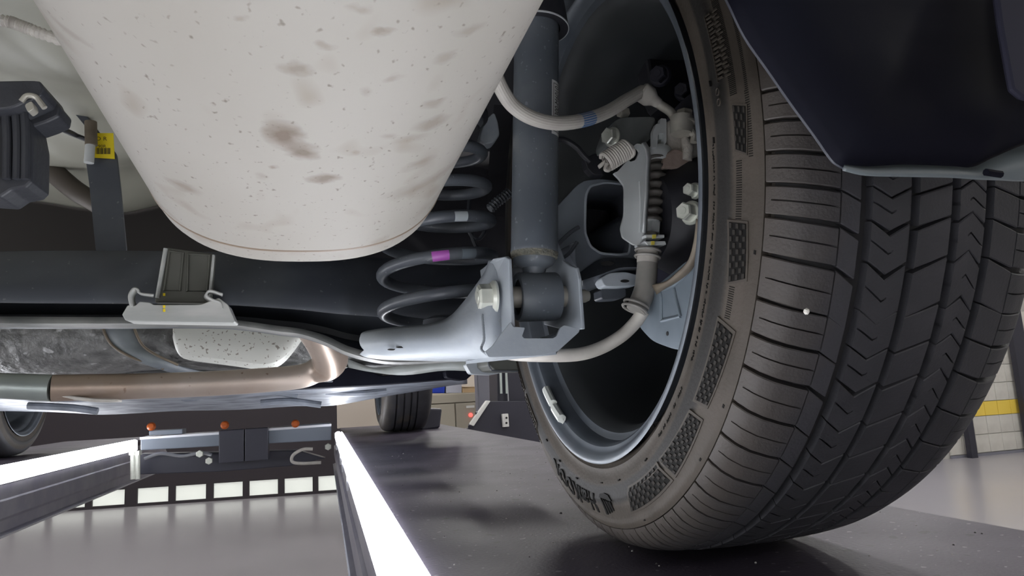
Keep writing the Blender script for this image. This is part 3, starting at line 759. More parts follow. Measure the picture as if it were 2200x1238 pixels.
# clevis
MB().prism(smooth_outline(pxs([(1403,282),(1410,266),(1417,266),(1420,254),(1432,255),(1432,306),(1426,312),(1426,286),(1414,286),(1412,316),(1403,316)], YV-.004), .15, 2), (0, .006, 0)).build('clevis', m_lever, lv, smooth=0, bevel=.001)
MB().prism(pxs([(1416,280),(1424,280),(1424,300),(1416,300)], YV+.0), (0, .012, 0)).build('clevis_pin', m_lever, lv, smooth=0)

# grey cable bracket
bk = thing('cable_bracket', at(1370, 530, Y=.59), 'long light-grey steel bracket hanging beside the black bellows', 'bracket')
YK = .592
out = pxs([(1318,372),(1328,368),(1352,340),(1352,322),(1368,308),(1388,312),(1394,330),(1390,420),(1386,470),(1384,498),(1388,520),(1378,528),(1362,526),(1338,510),(1334,490),(1342,460),(1342,400),(1330,384)], YK)
hole = pxs([(1358,322),(1369,318),(1374,326),(1366,344),(1354,348),(1350,342)], YK)
def plate_with_hole(name, out, hole, ext, mt, parent, bevel=.0008):
    """n-gon with a hole, bridged by a bmesh triangle fill, then extruded"""
    bm = bmesh.new(); o0 = ORG[parent.name]
    def ring(l):
        vs = [bm.verts.new(p-o0) for p in l]; return [bm.edges.new((vs[i_], vs[(i_+1) % len(vs)])) for i_ in range(len(vs))]
    es = ring(out)+ring(hole); bmesh.ops.triangle_fill(bm, use_beauty=True, edges=es)
    r = bmesh.ops.extrude_face_region(bm, geom=bm.faces[:]); vs = [e for e in r['geom'] if isinstance(e, bmesh.types.BMVert)]
    bmesh.ops.translate(bm, verts=vs, vec=Vector(ext)); bmesh.ops.recalc_face_normals(bm, faces=bm.faces)
    me = bpy.data.meshes.new(name); bm.to_mesh(me); bm.free(); me.materials.append(mt)
    o = bpy.data.objects.new(name, me); COL.objects.link(o); o.parent = parent; ORG[o.name] = o0
    if bevel:
        md = o.modifiers.new('bevel', 'BEVEL'); md.width = bevel; md.segments = 2; md.limit_method = 'ANGLE'; md.angle_limit = R_(40)
    return o
plate_with_hole('bracket_plate', smooth_outline(out, .22, 3), smooth_outline(hole, .25, 3), (0, .003, 0), m_lever, bk)
MB().loft([pxs([(1386,306),(1394,318),(1397,336),(1393,420),(1389,472),(1388,500)], YK), pxs([(1379,308),(1387,320),(1390,338),(1387,420),(1383,472),(1382,500)], YK-.011)]).build('edge_flange', m_lever, bk, solid=.0016)
MB().tube(cr(pxs([(1374,390),(1376,440),(1374,500)], YK-.0006), 4), .0011, 6).build('pressed_line', m_lever, bk)
MB().prism(pxs([(1384,518),(1430,518),(1432,526),(1392,528)], YK-.01), (0, .024, 0)).build('foot_plate', m_lever, bk, smooth=0, bevel=.0008)
MB().prism(pxs([(1386,504),(1428,504),(1428,511),(1388,511)], YK-.008), (0, .02, 0)).build('foot_plate', m_lever, bk, smooth=0, bevel=.0008)
for y, x in ((508,1403),(522,1400)):
    MB().prism(pxs([(x,y-4),(x+7,y-4),(x+6,y+4),(x,y+4)], YK-.0115), (0, .002, 0)).build('paint_dot', mat('yellow_dot_%d' % y, (.6,.5,.08), .5), bk, smooth=0)
# return spring
rs = thing('return_spring', at(1320, 360, Y=.575), 'small pale coil return spring hooked over the grey bracket', 'spring')
A, B = at(1302, 348, Y=.576), at(1350, 318, Y=.572); ax = (B-A).normalized(); u = ax.orthogonal().normalized(); w_ = ax.cross(u)
pts = []; N_ = 11
for k in range(N_*16+1):
    t = k/(N_*16); a_ = 2*math.pi*N_*t; pts.append(A.lerp(B, t)+(u*math.cos(a_)+w_*math.sin(a_))*.0085)
MB().tube(pts, .0018, 7).build('coil', m_hose, rs)
MB().tube(cr([pts[-1], at(1356,314,Y=.566), at(1362,330,Y=.566), at(1352,340,Y=.572)], 5), .0018, 8).build('hook', m_hose, rs)
MB().prism(pxs([(1288,352),(1300,342),(1304,350),(1292,360)], .576), (0, .006, 0)).build('end_tab', m_hose, rs, smooth=0, bevel=.0008)
MB().tube(cr(pxs([(1304,352),(1300,364),(1308,366),(1312,358)], .574), 5), .0018, 8).build('hook', m_hose, rs)

# bellows over the cable end
be = thing('cable_bellows', at(1410, 500, Y=.605), 'black ribbed rubber bellows between grey bracket and rim', 'rubber bellows')
YE = .607
a_, b_ = at(1414, 333, Y=YE), at(1403, 480, Y=YE); ax = (b_-a_); Ltot = ax.length
pr = []; nb = 8
for k in range(nb):
    z_ = Ltot*k/nb; d_ = Ltot/nb; rr = .0112-.0006*k/2
    pr += [(z_, rr*.52), (z_+d_*.22, rr*.66), (z_+d_*.42, rr*.98), (z_+d_*.55, rr), (z_+d_*.7, rr*.95), (z_+d_*.88, rr*.6)]
MB().lathe([(z_, r*1.0) for z_, r in pr], a_, ax, 28).build('ribbed_boot', m_bellow, be, smooth=60)
MB().lathe([(0,.0),(0,.0105),(.001,.0112),(.014,.0112),(.015,.0105),(.015,0)], at(1418, 318, Y=YE), at(1417,335,Y=YE)-at(1418,318,Y=YE), 28).build('collar_ring', m_lever, be)
mb = MB(); mb.lathe([(0,0),(0,.0085),(.010,.0085),(.010,0)], at(1402,480,Y=YE), (b_-a_), 6); mb.lathe([(-.004,.0075),(0,.0075)], at(1402,480,Y=YE), (b_-a_), 16); mb.build('lock_nut', m_lever, be, smooth=20)
MB().tube([at(1402,478,Y=YE), at(1399,520,Y=YE)], .006, 14).build('threaded_end', m_boot, be)

# parking brake cable with its sleeve and clamps
cbk = thing('parking_brake_cable', at(1250, 768, Y=.6), 'tan sheathed brake cable curving under the shock bracket, with grey sleeve', 'cable')
path = cr(pxs([(1382,668,.595),(1366,692,.6),(1335,722,.605),(1290,748,.61),(1240,762,.61),(1170,764,.615),(1110,762,.64),(1070,756,.68)], .6), 8)
MB().tube(path, .0062, 16).build('cable_sheath', m_hose, cbk)
MB().tube(cr(pxs([(1392,545),(1390,580),(1386,620),(1374,652),(1366,668)], .592), 6), [.0095+.0007*math.sin(min(k/24, 1)*3.1) for k in range(25)], 20).build('rubber_sleeve', m_boot, cbk)
for (x, y, dx, dy) in ((1392,539,1,.08),(1391,552,1,.1),(1367,655,.95,.35),(1363,664,.95,.35)):
    c = at(x, y, Y=.592); axv = (at(x-dy*20, y+dx*20, Y=.592)-c).normalized()
    u = V((0,1,0)); w_ = axv.cross(u).normalized()
    MB().tube([c+u*math.cos(q)*.0115+w_*math.sin(q)*.0115 for q in [2*math.pi*k/28 for k in range(29)]], .0014, 7, caps=False).build('wire_clamp', m_boot, cbk)
MB().lathe([(0,.0100),(.012,.0100)], at(1392,540,Y=.592), at(1391,556,Y=.592)-at(1392,540,Y=.592), 24).build('clamp_band', m_hose, cbk)

# brake hose
bh = thing('brake_hose', at(1200, 268, Y=.55), 'ribbed pale rubber brake hose sagging in front of the shock absorber', 'hose')
hp = cr(pxs([(1050,130,.52),(1082,200,.535),(1110,234,.545),(1150,256,.55),(1200,265,.555),(1255,258,.565),(1305,240,.58),(1345,216,.59),(1380,196,.60)], .55), 10)
def ribbed(path, r, n=54):
    mb = MB(); T = len(path); rows = []; ref = V((0,0,1)); u = None
    for i_ in range(T):
        tt = (path[min(i_+1, T-1)]-path[max(i_-1, 0)]).normalized()
        if u is None: u = (ref-tt*ref.dot(tt)).normalized()
        u = (u-tt*u.dot(tt)).normalized(); w_ = tt.cross(u)
        rows.append([path[i_]+(u*math.cos(2*math.pi*k/n)+w_*math.sin(2*math.pi*k/n))*(r*(1 if k % 3 else .93)) for k in range(n)])
    return mb.loft(rows, close=True)
ribbed(hp, .0064).build('hose_body', m_hose, bh, smooth=80)
ribbed(hp[-33:-27], .00655).build('blue_band', mat('blue_mark', (.08,.16,.32), .5), bh, smooth=80)
A, B = at(1372, 202, Y=.598), at(1402, 214, Y=.60)
MB().lathe([(0,.0062),(-.001,.0088),(.001,.0102),(.010,.0100),(.0125,.0085),(.016,.006),(.022,.005)], at(1378,197,Y=.6), at(1400,212,Y=.6)-at(1378,197,Y=.6), 28).build('ferrule', m_hose, bh)
MB().tube(cr(pxs([(1392,206,.6),(1416,224,.6),(1440,240,.596),(1452,256,.592)], .6), 6), .0048, 14).build('metal_pipe', m_zinc2, bh)

# sensor wire
wr = MB().tube(cr(pxs([(1195,300),(1215,302),(1238,316),(1252,332),(1268,348)], .64), 6), .003, 10); wr = wr.build('sensor_wire', m_black)
tag(wr, 'thin dark sensor wire running right from the shock tube', 'wire')
wc = MB().prism(smooth_outline(pxs([(1256,340),(1280,328),(1292,342),(1290,362),(1300,378),(1276,376),(1262,362)], .64), .2, 2), (0, .012, 0)).build('wire_connector', m_black, smooth=0, bevel=.001)
tag(wc, 'small black plug at the end of the thin sensor wire', 'connector')

# ================================================================== SHOCK ABSORBER
sk = thing('shock_absorber', at(1148, 600, Y=.6), 'dark blue-grey shock absorber tube with a narrow white sticker', 'shock absorber')
YS = .60
ta, tb = at(1148, 548, Y=YS), at(1156, -260, Y=YS); ax = tb-ta; RT = (at(1195,400,Y=YS)-at(1100,400,Y=YS)).length/2
MB().lathe([(0,RT*.97),(.002,RT*1.02),(.006,RT),(ax.length,RT)], ta, ax, 64).build('tube', m_shock, sk)
zc_ = (at(1150, 62, Y=YS)-ta).length
MB().lathe([(zc_,RT*1.06),(zc_,RT*1.42),(zc_+.002,RT*1.44),(zc_+.004,RT*1.42),(zc_+.03,RT*1.22),(ax.length,RT*1.22)], ta, ax, 48).build('dust_cover', m_black, sk)
MB().lathe([(zc_-.0006,RT*1.42),(zc_-.0006,RT*1.46),(zc_+.0008,RT*1.46)], ta, ax, 64).build('cover_rim', m_lever, sk)
MB().lathe([(-.001,RT*.90),(0,RT*.98),(.004,RT*1.015),(.0085,RT*1.0)], ta-ax.normalized()*.003, ax, 64).build('weld_ring', mat('weld_yellow', (.2,.19,.15), .6, c2=(.12,.12,.1), nscale=200, bump=1, bscale=500), sk)
MB().lathe([(0,RT*.92),(-.006,RT*.88),(-.009,RT*.80),(-.013,RT*.52),(-.020,RT*.42)], ta, ax, 40).build('neck', m_shock, sk)
# sticker wraps round the right side of the tube
an = V((at(1148,300,Y=YS).x, YS, 0))
def on_tube(ang, py, out=.0002):
    c = ta+ax*(((at(1150, py, Y=YS)-ta).dot(ax))/ax.length_squared); a_ = R_(ang)
    return c+V((math.cos(a_), math.sin(a_), 0))*(RT+out)
def tube_patch(a0, a1, p0, p1, out, n=6): return MB().loft([[on_tube(a0+(a1-a0)*k/n, p0, out) for k in range(n+1)], [on_tube(a0+(a1-a0)*k/n, p1, out) for k in range(n+1)]])
stk = tube_patch(-64, -24, 188, 302, .0003).build('sticker', m_white, sk)
for (b0, b1, p0, p1) in ((-59,-57.5,194,296),(-30.5,-29,194,296),(-59,-29,194,195.2),(-59,-29,294.8,296)):
    tube_patch(b0, b1, p0, p1, .0006).build('sticker_line', m_ink, stk)
vs, fs = text_mesh('BU55300-M6010', 1, 0.0); x0 = min(v.x for v in vs); x1 = max(v.x for v in vs); yh = max(v.y for v in vs)
MB().add([on_tube(-34-(-20*(-v.y/yh)) if False else (-34 - 20*v.y/yh), 291-92*(v.x-x0)/(x1-x0), .0007) for v in vs], fs).build('sticker_text', m_ink, stk, smooth=0)
# eye
ex0, ex1 = at(1112, 638, Y=.598), at(1197, 638, Y=.598); ce = at(1150, 638, Y=.60); RE = .0225
MB().lathe([(0,.0165),(-.0005,.0195),(.0,RE*.96),(.0015,RE),(ex1.x-ex0.x-.0015,RE),(ex1.x-ex0.x,RE*.96),(ex1.x-ex0.x,.0165),(0,.0165)], (ex0.x, ce.y, ce.z), (1,0,0), 64).build('eye', m_shock, sk)
MB().lathe([(.002,.0165),(.0035,.010)], (ex0.x, ce.y, ce.z), (1,0,0), 40).build('rubber_bush', m_black, sk)
MB().lathe([(-.008,.0),(-.008,.0098),(ex1.x-ex0.x+.0085,.0098),(ex1.x-ex0.x+.0085,0)], (ex0.x, ce.y, ce.z), (1,0,0), 32).build('inner_sleeve', m_zinc2, sk)

# ================================================================== REAR AXLE (one welded assembly)
axl = thing('rear_axle', (0, .85, .03), 'dark rear axle beam with grey spring pan and shock bracket', 'axle')
# torsion beam: an open channel, rows run along x, each row is a cross-section
YX = .86
secs = []   # px, y_top, y_lip(upper wall edge), y_low_in, y_low_out
for (px, yt, yl, ya, yb) in ((-900,552,660,668,684),(-300,546,655,676,690),(0,542,650,679,693),(120,540,651,680,694),(270,540,652,681,694),(400,542,653,682,694),(500,542,655,686,697),(600,545,662,700,711),(650,548,666,707,718),(700,550,672,722,736),(740,552,676,742,756),(790,555,680,758,771),(840,556,684,766,778),(920,556,686,766,776),(1000,556,690,762,771),(1060,556,690,760,769)):
    secs.append((px, yt, yl, ya, yb))
rows = []
for (px, yt, yl, ya, yb) in secs:
    f_ = at(px, yt, Y=YX); g_ = at(px, yl, Y=YX-.05); h_ = at(px, ya, Y=YX-.03); k_2 = at(px, yb, Y=YX-.03)
    x = at(px, (yt+yl)/2, Y=YX).x
    P3 = lambda y, z: V((x, y, z))
    zt_, zl_, za_, zb_ = f_.z, g_.z, h_.z, k_2.z
    rows.append([P3(YX+.06, zt_+.004), P3(YX+.012, zt_+.003), P3(YX-.003, zt_), P3(YX-.020, (zt_*2+zl_)/3), P3(YX-.042, (zt_+zl_*2)/3), P3(YX-.050, zl_+.006), P3(YX-.049, zl_), P3(YX-.044, zl_+.001), P3(YX-.02, zl_+.012), P3(YX+.05, (zl_+za_)/2+.006), P3(YX+.05, (zl_+za_)/2-.002), P3(YX+.0, za_+.001), P3(YX-.030, za_), P3(YX-.0305, zb_), P3(YX, zb_-.0005), P3(YX+.03, zb_), P3(YX+.06, (zb_+zl_)/2)])
rr = []
for a_, b_, c_, d_ in [(max(i_-1,0), i_, i_+1, min(i_+2, len(rows)-1)) for i_ in range(len(rows)-1)]:
    for k in range(4):
        t = k/4; rr.append([.5*((2*q)+(r_-p_)*t+(2*p_-5*q+4*r_-s_)*t*t+(3*q-p_-3*r_+s_)*t**3) for p_, q, r_, s_ in zip(rows[a_], rows[b_], rows[c_], rows[d_])])
rr.append(rows[-1])
MB().loft(rr, close=True).build('torsion_beam', m_ecoat, axl, smooth=50)
# lower lip, paler than the rest of the beam
MB().loft([[v+V((0,-.0012,-.0003)) for v in [r[12] for r in rr]], [v+V((0,-.0012,-.0004)) for v in [r[13] for r in rr]], [v+V((0,.0,-.0009)) for v in [r[14] for r in rr]]]).build('lower_lip', mat('pale_lip', (.12,.125,.12), .5, c2=(.22,.22,.21), nscale=22), axl, solid=.0006)
# trailing arm: a swelling tube from the beam end to the hub
MB().tube(cr([V((.10,.95,.125)), V((.17,.90,.12)), V((.25,.85,.13)), V((.31,.78,.15)), V((.345,.68,.165))], 6), [.04]*10+[.032]*15, 20).build('trailing_arm', m_ecoat, axl)
# spring pan: a turned-up sheet whose near edge sweeps up to the bracket
top = pxs([(776,726,.70),(782,716,.69),(812,710,.68),(870,704,.665),(925,698,.65),(965,684,.64),(995,654,.63),(1022,618,.625),(1044,585,.62),(1052,562,.62)], .65)
mid = pxs([(776,738,.69),(786,736,.675),(820,732,.655),(878,730,.64),(935,727,.625),(975,722,.615),(1010,705,.60),(1038,680,.595),(1056,640,.595),(1072,600,.60)], .65)
bot = pxs([(784,750,.69),(800,757,.675),(840,762,.66),(890,764,.65),(940,765,.64),(980,766,.63),(1015,766,.62),(1045,766,.61),(1062,764,.60),(1078,760,.60)], .65)
und = [V((p.x, p.y+.09, p.z+.002)) for p in bot]
T_, M_, B_, U_ = cr(top, 5), cr(mid, 5), cr(bot, 5), cr(und, 5)
rows = []
for k in range(9): t = k/8; rows.append([a_*(1-t)**2+b_*2*t*(1-t)+c_*t*t for a_, b_, c_ in zip(T_, [m_*2-(a_+b_)*.5 for a_, b_, m_ in zip(T_, B_, M_)], B_)])
rows = rows[:-1]+[[p*.5+q*.5+V((0,-.012,-.0)) if False else p for p, q in zip(B_, B_)], U_]
MB().loft(rows).build('spring_pan', m_grey, axl, smooth=60, solid=.003)
for (x, y, l) in ((850,745,26),(1012-180,750,18),(965,739,26),(1002,735,14)):
    MB().prism(smooth_outline(pxs([(x,y+1),(x+l*.3,y-1),(x+l,y),(x+l*.8,y+3),(x+l*.2,y+3)], .628 if x > 950 else .643), .3, 2), (0, .0035, 0)).build('drain_slot', m_ink, axl, smooth=0)
MB().loft([cr(pxs([(888,752,.655),(940,744,.645),(1000,746,.635),(1040,752,.62)], .64), 5), cr(pxs([(905,766,.66),(945,770,.65),(980,768,.64),(1040,764,.62)], .64), 5)]).build('reinforcing_plate', m_grey, axl, solid=.002)
# pan floor under the spring
MB().lathe([(0,.0),(0,.060)], (.118, .735, .052), (0,0,1), 48).build('spring_seat', m_ecoat, axl)
MB().lathe([(0,.026),(.030,.022),(.034,.012),(.034,0)], (.125, .735, .052), (0,0,1), 32).build('spring_pilot', m_ecoat, axl)
# shock bracket: two flanges and a notched front
XL, XRr = at(1096, 640, Y=.562).x, at(1245, 640, Y=.562).x
def yz(l, x, Yf=.562):   # outline given in (Y, picture row at that depth)
    return [V((x, y, at(1096, py, Y=y).z)) for y, py in l]
fl = [(.562,556),(.570,551),(.600,556),(.640,575),(.655,580),(.662,640),(.665,700),(.66,752),(.600,764),(.566,762),(.5625,700)]
MB().prism([V((XL-.004 if i_ in (2,3,4) else XL, p.y, p.z)) for i_, p in enumerate(yz(fl, XL))], (.0034, 0, 0)).build('bracket_flange', m_grey, axl, smooth=0, bevel=.001)
fr = [(.562,600),(.566,576),(.58,572),(.60,560),(.62,512),(.64,490),(.662,470),(.668,560),(.668,700),(.60,715),(.562,712)]
MB().prism(yz(fr, XRr), (.0034, 0, 0)).build('bracket_flange', m_grey, axl, smooth=0, bevel=.001)
front = pxs([(1097,692),(1103,702),(1128,704),(1122,722),(1126,727),(1188,727),(1196,722),(1204,704),(1212,699),(1246,706),(1244,714),(1196,757),(1150,765),(1050,768),(1042,756),(1058,744),(1078,716)], .560)
MB().prism(smooth_outline(front, .12, 3), (0, .003, 0)).build('bracket_front', m_grey, axl, smooth=0, bevel=.001)
MB().prism([V((XL, .562, front[13].z)), V((at(1196,757,Y=.56).x, .562, front[13].z)), V((XRr, .60, front[9].z)), V((XRr, .665, front[9].z)), V((XL-.02, .665, front[13].z))], (0, 0, .003)).build('bracket_floor', m_grey, axl, smooth=0)
MB().tube(cr(pxs([(1036,676,.592),(1038,700,.585),(1040,730,.578),(1034,750,.575),(1046,762,.567)], .57), 12), [.0011+.0002*math.sin(k*2.3) for k in range(49)], 9).build('weld_seam', m_grey, axl)
# far stamped arm with the big rounded opening
YA = .655
outl = pxs([(1190,452),(1240,398),(1256,388),(1290,384),(1352,392),(1372,420),(1374,560),(1352,580),(1300,612),(1252,622),(1236,560),(1236,520),(1196,540)], YA)
hol = pxs([(1258,420),(1268,400),(1300,392),(1345,397),(1352,410),(1354,545),(1330,548),(1290,545),(1268,530),(1256,500)], YA)
plate_with_hole('stamped_arm', smooth_outline(outl, .2, 3), smooth_outline(hol, .25, 3), (0, .003, 0), m_ecoat if False else mat('arm_steel', (.12,.135,.16), .42, c2=(.17,.19,.215), nscale=12), axl, .001)
ho = smooth_outline(hol, .25, 3); ho.append(ho[0])
MB().loft([[p+V((0,.001,0)) for p in ho], [p+V((.02,.10,.0)) for p in ho]]).build('opening_tunnel', m_ecoat, axl, solid=.002)
rim_ = MB().tube([p+V((0,-.0005,0)) for p in ho], .0014, 8, caps=False).build('rolled_edge', m_grey, axl)
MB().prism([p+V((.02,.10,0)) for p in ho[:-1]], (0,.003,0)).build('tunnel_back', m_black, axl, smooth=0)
for l in ([(1198,525),(1225,500),(1244,488)], [(1198,560),(1222,545),(1240,520)]):
    MB().tube(cr(pxs(l, YA-.001), 5), .0020, 8).build('pressed_rib', m_spring, axl)
MB().loft([cr(pxs([(1244,590,.655),(1290,560,.65),(1330,556,.65),(1372,560,.65)], .65), 5), cr(pxs([(1248,604,.64),(1290,590,.625),(1330,576,.62),(1372,574,.62)], .65), 5), cr(pxs([(1250,622,.655),(1290,612,.65),(1330,598,.65),(1372,590,.65)], .65), 5)]).build('lower_shelf', m_ecoat, axl, solid=.003)
MB().prism(smooth_outline(pxs([(1290,597),(1310,586),(1345,584),(1374,592),(1374,612),(1340,616),(1300,616)], .625), .2, 2), (0,.02,0)).build('carrier_flange', m_grey, axl, smooth=0, bevel=.001)
MB().prism(smooth_outline(pxs([(1290,620),(1345,618),(1346,636),(1335,642),(1292,644)], .64), .2, 2), (0,.02,0)).build('carrier_tab', m_ecoat, axl, smooth=0, bevel=.001)
for (x, y, rx, Yq) in ((1305,566,17,.6195),(1343,604,11,.6235)):
    c = at(x, y, Y=Yq); MB().prism([c+V((rx*Yq/F*math.cos(q), 0, rx*.32*Yq/F*math.sin(q))) for q in [2*math.pi*k/20 for k in range(20)]], (0,.001,0)).build('oval_hole', m_ink, axl, smooth=0)
# shock bolt
bo = thing('shock_bolt', at(1058, 638, Y=.59), 'shiny flanged hexagon bolt through the grey shock bracket', 'bolt')
mb = MB(); hexhead(mb, V((XL-.0036, .600, ce.z)), (-1,0,0), .0125, .0165, .0155); mb.build('bolt_head', m_zinc, bo, smooth=20)
MB().lathe([(0,.0062),(.02,.0062),(.024,.0045),(.024,0)], V((XRr, .60, ce.z)), (1,0,0), 20).build('threaded_end', m_zinc2, bo)
MB().lathe([(0,0),(0,.0095),(.008,.0095),(.010,.007)], V((XRr+.003, .60, ce.z)), (1,0,0), 6).build('nut', m_ecoat, bo, smooth=20)

# ================================================================== COIL SPRING
sp = thing('coil_spring', (.118, .725, .07), 'dark coil spring with purple and grey paint marks behind the muffler', 'spring')
SC = V((.1195, .725)); SRr = .0595
zs1 = at(940, 546, Y=.665).z      # near strand with the purple mark
PT = .0385
def hel(ph, r=None):           # ph in turns; ph=0 -> near strand with the purple mark; + upwards
    a_ = R_(-90)+2*math.pi*ph
    rr_ = SRr*(1-.05*max(0, ph-1.2)-.0*max(0, -ph)) if r is None else r
    pitch = PT if ph > -1.05 else PT
    return V((SC.x+rr_*math.cos(a_), SC.y+rr_*math.sin(a_), zs1+ph*PT*(1 if ph > 0 else 1.0)))
pts = [hel(k/36) for k in range(int(-1.55*36), int(4.3*36)+1)]
MB().tube(pts, .0063, 16).build('coil', m_spring, sp, smooth=80)
def mark_on(ph0, ph1, mt, lbl, half=60):
    mb = MB(); rows = []
    for k in range(9):
        ph = ph0+(ph1-ph0)*k/8; c = hel(ph); tt = (hel(ph+.01)-hel(ph-.01)).normalized(); o = V((c.x-SC.x, c.y-SC.y, 0)).normalized(); dn = tt.cross(o)
        if dn.z > 0: dn = -dn
        rows.append([c+(o*math.cos(R_(q))+dn*math.sin(R_(q)))*.0066 for q in range(-28, 73, 10)])
    o_ = mb.loft(rows).build('paint_mark', mt, sp, smooth=80); o_['label'] = lbl
mark_on(-.040, .002, m_purple, 'purple paint mark')
mark_on(.035, .075, m_pgrey, 'grey paint mark on the purple-marked coil')
mark_on(1.02, 1.055, m_pwhite, 'pale paint mark on the coil above')
MB().lathe([(0,.030),(.0,.05),(.01,.062),(.014,.062)], (SC.x, SC.y, zs1+.155), (0,0,1), 40).build('upper_seat', m_black, sp)
# rubber stop near the upper coils
bs = MB().prism(smooth_outline(pxs([(1040,262),(1062,240),(1070,262),(1074,290),(1062,306),(1044,310),(1030,300)], .74), .25, 3), (0, .02, 0)).build('rubber_stop', m_grey, smooth=0, bevel=.002)
tag(bs, 'small grey rubber stop above the coil spring', 'rubber stop')

# ================================================================== MUFFLER
mu = thing('muffler', (-.015, .4, .11), 'big cream rust-spotted exhaust muffler hanging overhead', 'muffler')
A0 = at(330, 450, Y=.50); A1 = at(935, 450, Y=.50); AB = at(662, 569, Y=.50)
cx, aa = (A0.x+A1.x)/2, (A1.x-A0.x)/2*1.0
bb = .068; czm = AB.z+bb
dirv = (V((656-697, 0, 0))) ; axm = (right*((656-1100)/F)+up*((619-957)/F)+fwd).normalized()
def msec(y, sx=1., n=96, e=2.5, dz=0):
    c = V((cx, .5, czm+dz))+axm*((y-.5)/axm.y); out = []
    for k in range(n):
        t = 2*math.pi*k/n; ct, st_ = math.cos(t), math.sin(t)
        x = aa*sx*math.copysign(abs(ct)**(2/e), ct); z = bb*sx*math.copysign(abs(st_)**(2/e), st_)
        # slightly keeled bottom, as pressed
        out.append(c+V((x, 0, z)))
    return out
def on_shell(px, py):
    d = at(px, py, Y=1.0); t = .05
    while t < .6:
        p = d*t; c = V((cx, .5, czm))+axm*((p.y-.5)/axm.y)
        if (abs(p.x-c.x)/aa)**2.5+(abs(p.z-c.z)/bb)**2.5 < 1: return p
        t += .0008
    return None
def add_stains(m, lst, o0):
    nt = m.node_tree; N = nt.nodes; L = nt.links; b = N['Principled BSDF']; col = b.inputs['Base Color'].links[0].from_socket
    tc = N.new('ShaderNodeTexCoord'); nz = N.new('ShaderNodeTexNoise'); nz.inputs['Scale'].default_value = 90; nz.inputs['Detail'].default_value = 4
    L.new(tc.outputs['Object'], nz.inputs['Vector'])
    ad = N.new('ShaderNodeVectorMath'); ad.operation = 'MULTIPLY_ADD'; L.new(nz.outputs[1], ad.inputs[0]); ad.inputs[1].default_value = (.012,)*3; L.new(tc.outputs['Object'], ad.inputs[2])
    for (px, py, rx, ry, k) in lst:
        p = on_shell(px, py)
        if p is None: continue
        q = on_shell(px+rx, py); q2 = on_shell(px, py+ry)
        if q is None or q2 is None: continue
        r1 = max((q-p).length, .001); r2 = max((q2-p).length, .001); p = p-o0+V((.006,.006,.006))
        sb_ = N.new('ShaderNodeVectorMath'); sb_.operation = 'SUBTRACT'; L.new(ad.outputs[0], sb_.inputs[0]); sb_.inputs[1].default_value = p
        ml = N.new('ShaderNodeVectorMath'); ml.operation = 'MULTIPLY'; L.new(sb_.outputs[0], ml.inputs[0]); ml.inputs[1].default_value = (1/r1, 1/r2, 1/(r1+r2))
        ln_ = N.new('ShaderNodeVectorMath'); ln_.operation = 'LENGTH'; L.new(ml.outputs[0], ln_.inputs[0])
        mr = N.new('ShaderNodeMapRange'); mr.inputs[1].default_value = 1.25; mr.inputs[2].default_value = .35; mr.inputs[3].default_value = 0; mr.inputs[4].default_value = k
        L.new(ln_.outputs[1], mr.inputs[0])
        mx = N.new('ShaderNodeMix'); mx.data_type = 'RGBA'; L.new(mr.outputs[0], mx.inputs[0]); L.new(col, mx.inputs[6]); mx.inputs[7].default_value = (.125, .088, .062, 1); col = mx.outputs[2]
    L.new(col, b.inputs['Base Color'])
add_stains(m_muf, [(610,290,42,26,.85),(650,325,34,18,.75),(635,145,30,16,.5),(825,66,20,9,.5),(695,383,34,11,.7),(930,264,28,11,.45),(900,352,24,9,.35),(395,402,24,9,.5),
   (932,222,22,9,.35),(915,395,26,10,.4),(700,95,20,8,.35),(525,40,16,7,.3),(850,165,22,10,.3),(960,120,24,10,.3),(840,290,22,9,.3),(780,200,16,8,.25),(150,70,16,6,.3),(205,240,20,12,.3),(590,358,10,6,.5),(760,330,14,7,.3),(880,300,30,8,.25),(560,380,16,6,.25),(1010,60,26,12,.3),(770,20,26,12,.3)], V((-.015, .4, .11)))
rows = [msec(y) for y in (-.25, -.1, .05, .15, .25, .33, .40, .44, .462)]
body = MB().loft(rows, close=True).build('shell', m_muf, mu, smooth=60)
rows = [msec(.4625, .99), msec(.463, 1.003), msec(.4645, 1.005), msec(.466, 1.003), msec(.4665, .99)]
MB().loft(rows, close=True).build('rolled_seam', m_seam, mu, smooth=60)
rows = [msec(.466, .997), msec(.478, .998), msec(.489, .994), msec(.496, .982), msec(.502, .955), msec(.506, .90), msec(.509, .8), msec(.510, .5), msec(.510, .02)]
MB().loft(rows, close=True).build('end_cap', m_muf, mu, smooth=60)

# ================================================================== UNDERBODY ON THE LEFT
ub = thing('underbody', (-.3, 1.5, .4), 'painted car floor above the fuel tank and exhaust', 'car underbody')
def sheet(x0, x1, y0, y1, zf, nx, ny): return MB().loft([[V((x0+(x1-x0)*i_/nx, y0+(y1-y0)*j/ny, zf(x0+(x1-x0)*i_/nx, y0+(y1-y0)*j/ny))) for i_ in range(nx+1)] for j in range(ny+1)])
def zfl(x, y):
    z = .40+.016*math.sin(x*19+y*4)+.014*math.sin(y*23+x*5)+.008/(1+math.exp(-math.sin(x*11-y*9+1)*14))
    z -= .05*math.exp(-(((x+.55)/.12)**2+((y-1.25)/.14)**2))
    z -= .02/(1+math.exp((abs(x+.62+.2*(y-1))-.03)/.006))
    return z
sheet(-1.5, .0, -.6, 1.40, zfl, 90, 120).build('floor_pan', m_pan, ub, solid=.002)
sheet(.0, .62, -.3, 1.1, lambda x, y: .41+.0*x, 4, 4).build('rear_rail_cover', m_black, ub, smooth=0)
